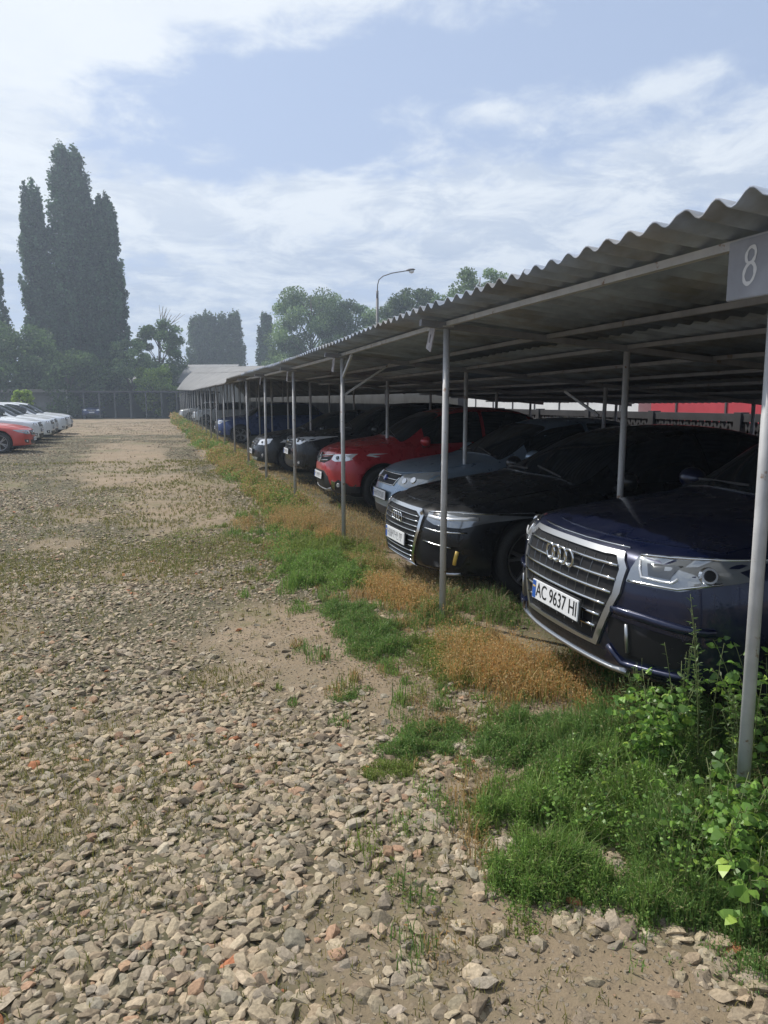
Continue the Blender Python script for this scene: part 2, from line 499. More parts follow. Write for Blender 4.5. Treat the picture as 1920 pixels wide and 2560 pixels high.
def wheel_meshes(wr, rimr, width, spokes, dark):
    key = (wr, rimr, width, spokes, dark)
    if key in WHEELS: return WHEELS[key]
    h = width / 2
    bm = bmesh.new()
    lathe_y(bm, [(h - .01, rimr - .005), (h, rimr + .012), (h + .006, (rimr + wr) / 2), (h - .008, wr - .022), (h - .03, wr - .004), (h * .4, wr), (h * .38, wr - .008), (h * .32, wr - .008), (h * .30, wr),
                 (-h * .30, wr), (-h * .32, wr - .008), (-h * .38, wr - .008), (-h * .4, wr), (-h + .03, wr - .004), (-h + .008, wr - .022), (-h - .006, (rimr + wr) / 2), (-h, rimr + .012), (-h + .01, rimr - .005), (h - .01, rimr - .005)], 40)
    bmesh.ops.recalc_face_normals(bm, faces=bm.faces[:])
    ty = bpy.data.meshes.new('tyre'); bm.to_mesh(ty); bm.free(); ty.materials.append(rubber)
    bm = bmesh.new()
    lathe_y(bm, [(h + .002, rimr - .004), (h + .004, rimr - .012), (h - .012, rimr - .02), (h - .03, rimr - .028), (-h * .5, rimr - .035)], 40)
    yf = h - .012
    bmesh.ops.create_cone(bm, cap_ends=True, segments=20, radius1=.062, radius2=.05, depth=.05, matrix=Matrix.Translation((0, yf - .02, 0)) @ Matrix.Rotation(R(-90), 4, 'X'))
    for k in range(spokes):
        a0 = 2 * math.pi * k / spokes
        for da in (-.13, .13):
            n0 = len(bm.verts); pts = []
            for t in (0, .5, 1):
                rr = .045 + (rimr - .065) * t; a = a0 + da * (.6 + .75 * t); ww = .021 - .006 * t
                y = yf - .016 + .012 * t - .02 * (t * (1 - t))
                cx_, cz = rr * math.cos(a), rr * math.sin(a); tx, tz = -math.sin(a), math.cos(a)
                pts.append([bm.verts.new((cx_ + tx * ww * s, y + dy_, cz + tz * ww * s)) for s, dy_ in ((-1, -.03), (-.8, 0), (.8, 0), (1, -.03))])
            for a_, b_ in zip(pts, pts[1:]):
                for q in range(4): bm.faces.new((a_[q], a_[(q + 1) % 4], b_[(q + 1) % 4], b_[q]))
            bm.faces.new(pts[0]); bm.faces.new(pts[-1][::-1])
    bmesh.ops.recalc_face_normals(bm, faces=bm.faces[:])
    ri = bpy.data.meshes.new('rim'); bm.to_mesh(ri); bm.free(); ri.materials.append(dark_alloy if dark else alloy)
    bm = bmesh.new()
    bmesh.ops.create_cone(bm, cap_ends=True, segments=32, radius1=rimr * .78, radius2=rimr * .78, depth=.02, matrix=Matrix.Translation((0, -.01, 0)) @ Matrix.Rotation(R(90), 4, 'X'))
    br = bpy.data.meshes.new('brake_disc'); bm.to_mesh(br); bm.free(); br.materials.append(mat('brake', (.06, .055, .05), .6, .6))
    WHEELS[key] = (ty, ri, br)
    return WHEELS[key]
def text_mesh(txt, size, ext=.002, xs=1.0):
    cu = bpy.data.curves.new('t', 'FONT'); cu.body = txt; cu.size = size; cu.extrude = ext; cu.align_x = 'CENTER'; cu.align_y = 'CENTER'
    o = bpy.data.objects.new('t', cu); C.objects.link(o)
    dg = bpy.context.evaluated_depsgraph_get(); me = bpy.data.meshes.new_from_object(o.evaluated_get(dg))
    bpy.data.objects.remove(o)
    for v in me.vertices: v.co.x *= xs
    return me

def car(name, label, loc, rz, S, group=None):
    """nose at local x=0 before centring; builds a whole car thing from its spec"""
    S = dict(S); L, W = S['L'], S['W']
    body, bvh = build_body(S)
    root = empty(name, (0, 0, 0)); tag(root, label, 'car', group)
    parts = []
    def add(nm, me, m, par=None, lab=None):
        o = obj(nm, me, m, par or root)
        if par is None: parts.append(o)
        if lab: o['label'] = lab
        return o
    b = add('body', body, None)
    cowl, wt, rt, rb = S['cowl'], S['wt'], S['rt'], S['rb']
    tp = lambda x: interp(x, S['top']); be = lambda x: interp(x, S['belt']); rw = S['rw']
    # glass
    add('windshield', patch(bvh, 't', [(cowl - .03, -.74 * W / .9), (cowl + .05, 0), (cowl - .03, .74 * W / .9), (wt - .02, rw - .03), (wt + .03, 0), (wt - .02, -rw + .03)], .007, .006, .06, rnd=.05), glass)
    add('rear_window', patch(bvh, 't', [(rb + .06, -.62), (rt - .06, -rw + .06), (rt - .06, rw - .06), (rb + .06, .62)], .004, .006, .12, rnd=.05), glass)
    sb = S.get('bp', (wt + rt) / 2 + .12)
    def up(x): return tp(x) - .085
    def lo(x): return be(x) + .045
    xf = cowl - .42
    def winpoly(xa, xb):
        xs_ = list(np.linspace(xa, xb, 7)); P = [(x, lo(x)) for x in xs_]
        Q = [(x, up(x)) for x in xs_ if up(x) > lo(x) + .03]
        return P + Q[::-1]
    for ax in ('l', 'R'):
        add('side_window', patch(bvh, ax, winpoly(xf, sb + .03), .006, .006, .07, rnd=.03), glass)
        add('side_window', patch(bvh, ax, winpoly(sb - .03, S.get('rwin', rb + .35)), .006, .006, .07, rnd=.03), glass)
    if S.get('wtrim'):
        for ax in ('l', 'R'):
            add('window_trim', strip(bvh, ax, [(xf - .02, lo(xf) - .02), (rb + .35, lo(rb + .35) - .02)], .014, .006), chrome)
    # hood
    hc = interp(0, S['fprof'][-1:]) ; hx = S.get('hx', -.17)
    hood = [(hx - .26 * (abs(t) ** 2.4), t * W * .80) for t in np.linspace(-1, 1, 9)] + [(cowl + .16, W * .80), (cowl + .20, 0), (cowl + .16, -W * .80)]
    hd = add('hood', patch(bvh, 't', hood, .006, .004, .05, rnd=.03), S['paint'])
    # doors
    for ax in ('l', 'R'):
        z0 = S.get('bot', .22) + .12
        for xa, xb in ((cowl - .10, sb + .01), (sb - .015, sb - .98)):
            ar = S['axles'][1] + S['wr'] + .10
            P = [(xa, z0), (xa - .02, be(xa) - .03), (xb, be(xb) - .03), (xb, z0 + .0)]
            if xb < ar: P = [(xa, z0), (xa, be(xa) - .03), (xb, be(xb) - .03), (xb, .72), (ar + .02, z0)]
            dd = add('door', patch(bvh, ax, P, .005, .004, .07, rnd=.03), S['paint'])
            add('door_handle', strip(bvh, ax, [(xb + .22, be(xb) - .13), (xb + .07, be(xb) - .125)], .026, .028, .0), S['paint'], dd)
    # wheels
    hw = S.get('tw', .225)
    tm, rm, bk = wheel_meshes(S['wr'], S['rr'], hw, S.get('spokes', 5), S.get('darkrim', False))
    for wx in S['axles']:
        for sg in (1, -1):
            wq = empty('wheel', (wx, sg * (W - hw / 2 - .025), S['wr']), 0 if sg > 0 else math.pi, root); parts.append(wq)
            if sg < 0: pass
            wq.rotation_euler = (0, random.random() * 2, 0) if sg > 0 else (0, random.random() * 2, math.pi)
            obj('tyre', tm, None, wq); obj('rim', rm, None, wq); obj('brake_disc', bk, None, wq)
    # mirrors
    mx = cowl - .38; mz = be(mx) + .10
    for sg in (1, -1):
        bm = bmesh.new()
        bmesh.ops.create_uvsphere(bm, u_segments=16, v_segments=10, radius=1.0)
        for v in bm.verts:
            c = v.co; c.x = max(c.x, -.25)
            v.co = Vector((c.x * .10 + mx, c.y * .115 * (1 - .12 * c.x) + sg * (W + .085), c.z * .078 * (1 + .15 * c.y * sg) + mz))
        for f in bm.faces: f.smooth = True
        q = add('mirror', bm, S.get('mirror_mat', S['paint']))
        bm = bmesh.new(); bar(bm, (mx, sg * (W - .10), mz - .09), (mx, sg * (W + .05), mz - .055), .05, .03)
        add('mirror_arm', bm, blk, q)
    # wipers
    bm = bmesh.new()
    for y0 in (.55, -.05):
        p0, n0 = hit(bvh, 't', cowl - .02, y0); p1, n1_ = hit(bvh, 't', cowl - .10, y0 - .55)
        bar(bm, p0 + n0 * .02, p1 + n1_ * .016, .014)
    add('wiper', bm, blk)
    # rear lamps
    for sg in (1, -1):
        zt = min(be(-L + .2), .98)
        P = [(sg * W * .60, zt - .02), (sg * W * .93, zt), (sg * W * .93, zt - .16), (sg * W * .62, zt - .14)]
        add('tail_light', patch(bvh, 'r', P, .006, .006, .08, rnd=.02), redlens)
    # seams on the bumper
    # features of the front
    done = {}
    for ft in S['front']:
        kind, nm, m, P = ft[:4]; kw = dict(ft[4]) if len(ft) > 4 else {}
        mirr = kw.pop('mirror', False); par = kw.pop('parent', None); ax = kw.pop('ax', 'f'); lab = kw.pop('label', None)
        for si, Q in enumerate([P] + ([mir(P)] if mirr else [])):
            pr = None
            if par: pr = done.get((par, si)) or done.get((par, 0))
            if kind == 'patch':
                hs = kw.get('holes', []);
                if si: hs = [mir(h) for h in hs]
                k2 = dict(kw); k2['holes'] = hs
                o = add(nm, patch(bvh, ax, Q, **k2), m, pr, lab)
            elif kind == 'strip': o = add(nm, strip(bvh, ax, Q, **kw), m, pr, lab)
            elif kind == 'strips':
                bm = bmesh.new()
                for q in P: strip(bvh, ax, mir(q) if si else q, bm=bm, **kw)
                o = add(nm, bm, m, pr, lab)
            elif kind == 'ring':
                bm = bmesh.new()
                for (yy, zz) in Q:
                    p, n_ = hit(bvh, 'f', yy, zz); torus(bm, (p.x + kw['off'], yy, zz), kw['r'], kw['t'], fl=.8)
                o = add(nm, bm, m, pr, lab)
            elif kind == 'disc':
                bm = bmesh.new()
                for (yy, zz) in Q:
                    p, n_ = hit(bvh, 'f', yy, zz)
                    q = n_.to_track_quat('Z', 'Y').to_matrix().to_4x4()
                    r_ = kw['r']
                    bmesh.ops.create_cone(bm, cap_ends=True, segments=24, radius1=r_, radius2=r_ * .82, depth=.02, matrix=Matrix.Translation(p + n_ * kw.get('off', .012)) @ q)
                o = add(nm, bm, m, pr, lab)
            elif kind == 'plate':
                y0, z0 = Q[0]
                p = max((hit(bvh, 'f', y0 + d_, z0 + e_)[0] for d_ in (-.25, 0, .25) for e_ in (-.05, .05)), key=lambda q: q.x); wd, ht = .52, .112
                bm = bmesh.new(); bx(bm, -.004, .004, -wd / 2, wd / 2, -ht / 2, ht / 2, bev=.003)
                o = add(nm, bm, white_pl, pr, lab); o.location = (p.x + kw.get('off', .03), y0, z0); o.rotation_euler = (0, R(kw.get('tilt', -4)), 0)
                bm = bmesh.new(); bx(bm, -.010, -.0045, -wd / 2 - .008, wd / 2 + .008, -ht / 2 - .008, ht / 2 + .008)
                obj('plate_frame', bm, blk, o)
                bm = bmesh.new(); bx(bm, .0042, .0052, -wd / 2 + .006, -wd / 2 + .046, -ht / 2 + .006, ht / 2 - .006)
                obj('plate_band', bm, blue_pl, o)
                # yellow over blue flag on the band
                bm = bmesh.new(); bx(bm, .0053, .0058, -wd / 2 + .012, -wd / 2 + .040, .012, .022); obj('plate_flag', bm, amber, o)
                txt = kw.get('text')
                if txt:
                    tmh = text_mesh(txt, .112, .0008, .84)
                    for v in tmh.vertices: v.co = Vector((.0052 + v.co.z, v.co.x + .022, v.co.y))
                    obj('plate_characters', tmh, ink, o)
                else:       # characters too blurred to read in the photograph: soft dark strokes
                    rr_ = random.Random(int(z0 * 1000)); bm = bmesh.new(); q0 = -wd / 2 + .065
                    while q0 < wd / 2 - .05:
                        w_ = rr_.uniform(.024, .038)
                        for e_ in ((q0, -.034, q0 + .006, .034), (q0 + w_ - .006, -.034 + rr_.choice((0, .03)), q0 + w_, .034), (q0, rr_.choice((-.034, .0, .028)), q0 + w_, None)):
                            a0, b0_, a1, b1 = e_
                            if b1 is None: b1 = b0_ + .006
                            bx(bm, .0042, .0048 + rr_.random() * .0004, a0, a1, b0_, b1)
                        q0 += w_ + .012 + (.022 if rr_.random() < .25 else 0)
                    obj('plate_characters', bm, mat('soft_ink', (.12, .12, .13), .6), o)
            done.setdefault((nm, si), o)
            if kind in ('plate',): break
    # centre the thing on its footprint
    for o in parts:
        if o.type == 'EMPTY' or o.name.startswith('number_plate'): o.location.x += L / 2
        else: o.location.x += L / 2
    nose = Vector(loc); d = Vector((math.cos(rz), math.sin(rz), 0))
    root.location = nose - d * (L / 2); root.rotation_euler = (0, 0, rz)
    return root

SUVP = dict(L=4.66, W=.945, rw=.60, bot=.30, wr=.355, rr=.25, axles=(-.93, -3.75), cowl=-1.25, wt=-2.0, rt=-4.0, rb=-4.5,
    xs=[0, -.42, -.75, -1.05, -1.28, -1.6, -1.95, -2.3, -2.9, -3.5, -4.0, -4.3, -4.5, -4.66],
    top=[(0, .955), (-.15, .99), (-.5, 1.045), (-.9, 1.085), (-1.25, 1.12), (-1.65, 1.37), (-2.0, 1.57), (-2.4, 1.635), (-3.2, 1.655), (-3.9, 1.60), (-4.15, 1.47), (-4.5, 1.12), (-4.66, 1.0)],
    belt=[(0, .87), (-.5, .92), (-1.2, .985), (-2.5, 1.06), (-4.4, 1.08), (-4.66, .97)],
    fprof=[(.2, .10), (.34, .03), (.45, .0), (.80, .015), (.92, .06), (1.0, .13), (1.1, .25)])
SEDP = dict(L=4.9, W=.93, rw=.56, bot=.20, wr=.34, rr=.25, axles=(-.92, -3.84), cowl=-1.35, wt=-2.15, rt=-3.55, rb=-4.35, rwin=-3.95,
    xs=[0, -.42, -.75, -1.05, -1.38, -1.75, -2.15, -2.6, -3.1, -3.55, -3.95, -4.35, -4.65, -4.9],
    top=[(0, .76), (-.15, .80), (-.5, .87), (-1.0, .935), (-1.35, .965), (-1.75, 1.19), (-2.15, 1.375), (-2.7, 1.44), (-3.2, 1.435), (-3.7, 1.36), (-4.35, 1.06), (-4.75, 1.06), (-4.9, .92)],
    belt=[(0, .68), (-.5, .77), (-1.2, .87), (-2.5, .91), (-4.4, .96), (-4.9, .86)],
    fprof=[(.12, .10), (.26, .02), (.4, .0), (.62, .015), (.74, .06), (.82, .14), (.95, .3)])
HATP = dict(L=4.15, W=.89, rw=.56, bot=.24, wr=.33, rr=.225, axles=(-.85, -3.45), cowl=-1.12, wt=-1.85, rt=-3.5, rb=-4.0, rwin=-3.6,
    xs=[0, -.38, -.68, -.95, -1.15, -1.5, -1.85, -2.25, -2.7, -3.15, -3.55, -3.85, -4.03, -4.15],
    top=[(0, .88), (-.15, .93), (-.5, 1.0), (-.9, 1.05), (-1.12, 1.08), (-1.5, 1.32), (-1.85, 1.48), (-2.3, 1.55), (-3.0, 1.55), (-3.5, 1.48), (-3.8, 1.25), (-4.0, 1.03), (-4.15, .95)],
    belt=[(0, .80), (-.5, .87), (-1.1, .94), (-2.5, .98), (-3.9, 1.03), (-4.15, .92)],
    fprof=[(.2, .10), (.32, .03), (.45, .0), (.72, .015), (.84, .06), (.92, .13), (1.05, .28)])

def sym(P): return P + [(-a, b) for a, b in P[::-1]]
ring4 = lambda zc, sp_: [(sp_ * (k - 1.5), zc) for k in range(4)]

# ---- dark blue SUV beside the nearest bay
Q = dict(SUVP); Q['paint'] = paint('dark_blue', (.003, .0075, .036), .4, .32); Q['wtrim'] = 1
g_out = sym([(.455, .925), (.515, .86), (.51, .74), (.38, .445)]); g_in = sym([(.425, .903), (.475, .848), (.468, .735), (.352, .465)])
Q['front'] = [
    ('patch', 'grille', recess, g_in, dict(off=.003, th=.004, res=.05)),
    ('patch', 'grille_frame', satin, g_out, dict(off=.015, th=.01, res=.04, holes=[g_in])),
    ('strips', 'grille_bar', chrome, [[(-x, z), (x, z)] for x, z in ((.46, .862), (.47, .797), (.46, .732), (.43, .668), (.40, .604), (.37, .54))], dict(wd=.017, off=.022, th=.0, parent='grille')),
    ('strips', 'grille_rib', lens_dk, [[(x, .89), (x * .93, .50)] for x in (-.36, -.27, -.18, -.09, 0, .09, .18, .27, .36)], dict(wd=.006, off=.006, th=.0, parent='grille')),
    ('ring', 'rings_emblem', chrome, ring4(.835, .068), dict(off=.034, r=.044, t=.0085)),
    ('plate', 'number_plate', None, [(.02, .592)], dict(off=.034, text='AC 9637 HI', tilt=-3)),
    ('patch', 'headlight', lens, [(.535, .932), (.525, .80), (.78, .805), (.885, .855), (.905, .95), (.70, .942)], dict(off=.006, th=.02, res=.04, mirror=True, rnd=.01)),
    ('strip', 'running_light', lens_br, [(.56, .905), (.60, .838), (.74, .836), (.76, .86)], dict(wd=.012, off=.014, th=.0, res=.03, mirror=True, parent='headlight')),
    ('strip', 'lamp_edge', chrome, [(.54, .927), (.72, .936), (.89, .944)], dict(wd=.010, off=.013, th=.0, res=.03, mirror=True, parent='headlight')),
    ('strip', 'lamp_edge', chrome, [(.535, .808), (.77, .814), (.86, .85)], dict(wd=.012, off=.012, th=.0, res=.03, mirror=True, parent='headlight')),
    ('patch', 'lamp_housing', lens_dk, [(.60, .90), (.63, .85), (.73, .85), (.74, .91)], dict(off=.008, th=.0, res=.03, mirror=True, parent='headlight')),
    ('disc', 'projector', chrome, [(.83, .882)], dict(r=.044, off=.012, mirror=True, parent='headlight')),
    ('disc', 'projector_lens', gloss_blk, [(.83, .882)], dict(r=.031, off=.018, mirror=True, parent='headlight')),
    ('patch', 'air_intake', recess, [(.445, .615), (.455, .50), (.53, .43), (.80, .445), (.86, .59)], dict(off=.003, th=.01, res=.05, mirror=True, rnd=.02)),
    ('strip', 'intake_fin', satin, [(.56, .60), (.57, .46)], dict(wd=.02, off=.012, th=.0, res=.05, mirror=True, parent='air_intake')),
    ('strip', 'intake_lip', Q['paint'], [(.455, .465), (.535, .395), (.84, .41)], dict(wd=.035, off=.022, th=.01, res=.04, mirror=True)),
    ('strip', 'intake_brow', Q['paint'], [(.47, .655), (.65, .65), (.88, .63)], dict(wd=.04, off=.020, th=.01, res=.04, mirror=True)),
    ('patch', 'lower_grille', blk, sym([(.44, .43), (.42, .375)]), dict(off=.002, th=.01, res=.05)),
    ('strip', 'skid_trim', satin, [(-.70, .375), (-.45, .348), (.45, .348), (.56, .362)], dict(wd=.026, off=.022, th=.01, res=.05)),
    ('strip', 'hood_trim', chrome, [(-.44, .945), (.44, .945)], dict(wd=.010, off=.008, th=.0, res=.05)),
]
# ---- black sedan
A = dict(SEDP); A['paint'] = paint('black', (.008, .009, .011), .3, .3); A['wtrim'] = 0; A['darkrim'] = False
a_out = sym([(.40, .735), (.475, .69), (.465, .56), (.345, .215)]); a_in = sym([(.345, .712), (.435, .675), (.428, .56), (.315, .235)])
A['front'] = [
    ('patch', 'grille', recess, a_in, dict(off=.003, th=.004, res=.05)),
    ('patch', 'grille_frame', chrome, a_out, dict(off=.016, th=.01, res=.04, holes=[a_in])),
    ('strips', 'grille_bar', chrome, [[(-x, z), (x, z)] for x, z in ((.41, .672), (.425, .63), (.43, .588), (.425, .545), (.41, .50), (.395, .455), (.38, .41), (.365, .365), (.35, .32), (.33, .277))], dict(wd=.011, off=.016, th=.0, parent='grille')),
    ('ring', 'rings_emblem', chrome, ring4(.632, .062), dict(off=.030, r=.040, t=.008)),
    ('plate', 'number_plate', None, [(.0, .455)], dict(off=.026, tilt=-2)),
    ('patch', 'headlight', lens, [(.50, .735), (.52, .665), (.62, .635), (.84, .628), (.91, .70), (.915, .745), (.75, .755)], dict(off=.006, th=.02, res=.04, mirror=True, rnd=.01)),
    ('strip', 'running_light', lens_br, [(.53, .70), (.68, .688), (.86, .705)], dict(wd=.028, off=.012, th=.0, res=.03, mirror=True, parent='headlight')),
    ('strip', 'lamp_edge', chrome, [(.51, .728), (.75, .744), (.90, .738)], dict(wd=.012, off=.013, th=.0, res=.03, mirror=True, parent='headlight')),
    ('patch', 'air_intake', recess, [(.49, .50), (.45, .38), (.50, .27), (.84, .30), (.89, .47)], dict(off=.003, th=.01, res=.05, mirror=True, rnd=.02)),
    ('strip', 'intake_fin', chrome, [(.52, .49), (.66, .475), (.80, .465)], dict(wd=.012, off=.012, th=.0, res=.05, mirror=True, parent='air_intake')),
    ('strip', 'fog_strip', amber, [(.835, .44), (.815, .325)], dict(wd=.032, off=.016, th=.0, res=.03, parent='air_intake')),
    ('strip', 'bumper_crease', chrome, [(.49, .598), (.66, .585), (.86, .592)], dict(wd=.012, off=.007, th=.0, res=.04, mirror=True)),
    ('strip', 'chin_trim', satin, [(-.80, .245), (-.5, .205), (-.36, .185), (.36, .185), (.5, .205), (.82, .245)], dict(wd=.030, off=.020, th=.01, res=.05)),
]
# ---- grey blue saloon with round corners
B3 = dict(SEDP); B3.update(L=4.55, W=.87, wr=.315, rr=.20, axles=(-.88, -3.5), rt=-3.3, rb=-4.05, rwin=-3.65, cowl=-1.25, wt=-2.0)
B3['xs'] = [0, -.40, -.70, -1.0, -1.28, -1.65, -2.0, -2.45, -2.9, -3.3, -3.7, -4.05, -4.35, -4.55]
B3['top'] = [(0, .80), (-.15, .845), (-.5, .91), (-.9, .965), (-1.25, 1.0), (-1.65, 1.23), (-2.0, 1.40), (-2.5, 1.47), (-3.0, 1.46), (-3.4, 1.38), (-4.05, 1.08), (-4.4, 1.04), (-4.55, .95)]
B3['belt'] = [(0, .72), (-.5, .81), (-1.2, .90), (-2.5, .93), (-4.2, .97), (-4.55, .88)]
B3['fprof'] = [(.18, .08), (.3, .02), (.45, 0), (.62, .03), (.74, .10), (.84, .19), (.95, .3)]; B3['pc'] = .36
B3['paint'] = paint('blue_grey', (.27, .35, .44), .5, .35)
g3 = sym([(.36, .775), (.33, .64)]) 
B3['front'] = [
    ('patch', 'grille', recess, [(-.37, .775), (.37, .775), (.31, .655), (-.31, .655)], dict(off=.003, th=.004, res=.05, rnd=.03)),
    ('strip', 'grille_frame', chrome, [(-.38, .78), (.38, .78), (.32, .65), (-.32, .65)], dict(wd=.016, off=.012, th=.004, closed=True, res=.05)),
    ('strip', 'grille_bar', chrome, [(-.35, .715), (.35, .715)], dict(wd=.016, off=.014, th=.0, parent='grille')),
    ('disc', 'badge', mat('badge_blue', (.02, .05, .3), .3, coat=1), [(0, .715)], dict(r=.04, off=.02)),
    ('patch', 'headlight', mat('lens_clear', (.42, .43, .42), .12, .3, coat=1), [(.40, .785), (.38, .68), (.58, .64), (.78, .70), (.86, .84), (.70, .835)], dict(off=.006, th=.02, res=.04, mirror=True, rnd=.03)),
    ('disc', 'reflector', lens_br, [(.50, .715)], dict(r=.042, off=.006, mirror=True, parent='headlight')),
    ('disc', 'reflector', chrome, [(.62, .735)], dict(r=.045, off=.006, mirror=True, parent='headlight')),
    ('plate', 'number_plate', None, [(0, .52)], dict(off=.02)),
    ('patch', 'lower_grille', blk, sym([(.42, .38), (.36, .27)]), dict(off=.003, th=.01, res=.06, rnd=.02)),
    ('patch', 'fog_recess', blk, [(.52, .40), (.54, .28), (.72, .31), (.74, .40)], dict(off=.003, th=.01, res=.05, mirror=True, rnd=.02)),
    ('disc', 'fog_lamp', lens_br, [(.63, .345)], dict(r=.035, off=.01, mirror=True, parent='fog_recess')),
]
# ---- red crossover
Cp = dict(HATP); Cp['paint'] = paint('red', (.42, .012, .022), .25, .32); Cp['clad'] = .36
Cp['top'] = [(x, z + .03) for x, z in Cp['top']]; Cp['bot'] = .22
Cp['front'] = [
    ('patch', 'grille', recess, [(-.50, .83), (-.3, .80), (0, .775), (.3, .80), (.50, .83), (.46, .755), (.26, .70), (-.26, .70), (-.46, .755)], dict(off=.003, th=.004, res=.05)),
    ('strip', 'grille_trim', chrome, [(-.52, .845), (-.25, .82), (0, .80), (.25, .82), (.52, .845)], dict(wd=.022, off=.016, th=.002, res=.05)),
    ('strip', 'grille_bar', chrome, [(-.40, .755), (-.12, .735), (.12, .735), (.40, .755)], dict(wd=.02, off=.014, th=.0, parent='grille')),
    ('patch', 'diamond_emblem', chrome, [(0, .85), (.07, .77), (0, .69), (-.07, .77)], dict(off=.028, th=.01, res=.05, holes=[[(0, .81), (.035, .77), (0, .73), (-.035, .77)]])),
    ('patch', 'headlight', lens_br, [(.52, .845), (.50, .765), (.62, .74), (.80, .76), (.87, .835), (.86, .87)], dict(off=.006, th=.02, res=.04, mirror=True, rnd=.02)),
    ('disc', 'projector', lens_dk, [(.64, .80)], dict(r=.034, off=.010, mirror=True, parent='headlight')),
    ('disc', 'projector', lens_dk, [(.75, .81)], dict(r=.028, off=.010, mirror=True, parent='headlight')),
    ('patch', 'lower_bumper', blk, [(-.86, .40), (-.70, .47), (-.50, .36), (-.44, .50), (-.30, .58), (.30, .58), (.44, .50), (.50, .36), (.70, .47), (.86, .40), (.80, .26), (-.80, .26)], dict(off=.004, th=.01, res=.05)),
    ('strip', 'skid_trim', satin, [(-.5, .31), (-.3, .275), (.3, .275), (.5, .31)], dict(wd=.05, off=.014, th=.0, parent='lower_bumper')),
    ('patch', 'fog_surround', chrome, [(.55, .45), (.53, .33), (.60, .30), (.64, .43)], dict(off=.014, th=.01, res=.04, mirror=True)),
    ('disc', 'fog_lamp', lens_br, [(.69, .385)], dict(r=.035, off=.012, mirror=True, parent='lower_bumper')),
    ('plate', 'number_plate', None, [(0, .50)], dict(off=.02)),
]
def simple_front(z1, z0, w=.9, grille='wide', lensm=None, big=0):
    """plain front: z1 = lamp line, z0 = lower intake"""
    lensm = lensm or lens_br
    return [
        ('patch', 'grille', recess, sym([(.42, z1 + .02), (.38, z1 - .13 - big)]), dict(off=.003, th=.004, res=.06, rnd=.03)),
        ('strips', 'grille_bar', chrome, [[(-.38, z1 - .02), (.38, z1 - .02)], [(-.36, z1 - .07), (.36, z1 - .07)], [(-.35, z1 - .12), (.35, z1 - .12)]], dict(wd=.016, off=.012, th=.0, parent='grille')),
        ('disc', 'badge', chrome, [(0, z1 - .05)], dict(r=.05, off=.022)),
        ('patch', 'headlight', lensm, [(.47, z1 + .02), (.46, z1 - .09), (.70, z1 - .10), (.86, z1 - .02), (.87, z1 + .06), (.70, z1 + .05)], dict(off=.006, th=.02, res=.05, mirror=True, rnd=.02)),
        ('disc', 'projector', lens_dk, [(.60, z1 - .03)], dict(r=.032, off=.01, mirror=True, parent='headlight')),
        ('disc', 'projector', lens_dk, [(.72, z1 - .02)], dict(r=.030, off=.01, mirror=True, parent='headlight')),
        ('patch', 'lower_grille', blk, sym([(.50, z0 + .14), (.42, z0)]), dict(off=.003, th=.01, res=.06, rnd=.02)),
        ('patch', 'fog_recess', blk, [(.58, z0 + .16), (.60, z0 + .04), (.76, z0 + .06), (.80, z0 + .16)], dict(off=.003, th=.01, res=.06, mirror=True, rnd=.02)),
        ('disc', 'fog_lamp', lens_br, [(.69, z0 + .105)], dict(r=.03, off=.01, mirror=True, parent='fog_recess')),
        ('plate', 'number_plate', None, [(0, z1 - .26)], dict(off=.02)),
    ]
PI = math.pi
car('dark_blue_suv', 'dark blue SUV with chrome framed grille and plate AC 9637 HI, nearest under the carport', (2.06, 3.52, 0), PI + R(-2), Q)
car('black_sedan', 'black saloon with slatted chrome grille and a yellow strip in its bumper, second in line', (2.05, 6.37, 0), PI + R(1), A)
car('grey_blue_saloon', 'grey blue saloon with rounded clear headlights between the black saloon and the red crossover', (2.62, 8.85, 0), PI, B3)
car('red_crossover', 'glossy red crossover with chrome strip across its nose under the carport roof', (2.45, 11.75, 0), PI, Cp)
D5 = dict(SUVP); D5['paint'] = paint('black_two', (.010, .011, .014), .3, .3); D5['front'] = simple_front(.92, .36, big=.05)
car('black_suv', 'black SUV with large bright headlights parked behind the red crossover', (2.5, 15.2, 0), PI, D5)
E6 = dict(B3); E6['paint'] = paint('graphite', (.02, .023, .027), .3, .3); E6['front'] = simple_front(.73, .30)
E6['front'] = [f if f[1] != 'lower_grille' else ('patch', 'lower_grille', lens_br, sym([(.50, .34), (.42, .27)]), dict(off=.003, th=.01, res=.06, rnd=.02)) for f in E6['front']]
car('graphite_saloon', 'dark graphite saloon with pale lights just beyond the black SUV', (2.15, 18.4, 0), PI, E6)
F7 = dict(SUVP); F7['paint'] = paint('blue', (.025, .06, .22), .35, .32); F7['front'] = simple_front(.88, .36)
car('blue_suv', 'blue SUV with white trimmed nose far down the bay row', (2.2, 31.0, 0), PI, F7)
G8 = dict(SUVP); G8['paint'] = paint('white', (.62, .64, .66), .05, .35); G8['front'] = simple_front(.88, .36); G8['wtrim'] = 1
wc = car('white_crossover', 'white crossover next to the red car, nearest of the white row on the left', (-4.15, 30.3, 0), R(-1), G8, 'white cars parked along the left side')
labs = ['white crossover second in the white row, counted from the red car', 'white crossover third in the white row, in the middle of the left group',
        'white crossover fourth in the white row, second from its far end', 'white crossover last in the white row, beside the leafy shrub']
for i, (x, y, a) in enumerate([(-4.1, 33.2, -1), (-4.3, 36.0, 0), (-4.2, 38.9, 1), (-4.3, 42.0, 0)]):
    c_ = copy_tree(wc); d_ = Vector((math.cos(R(a)), math.sin(R(a)), 0))
    c_.location = Vector((x, y, 0)) - d_ * G8['L'] / 2; c_.rotation_euler = (0, 0, R(a)); c_['label'] = labs[i]
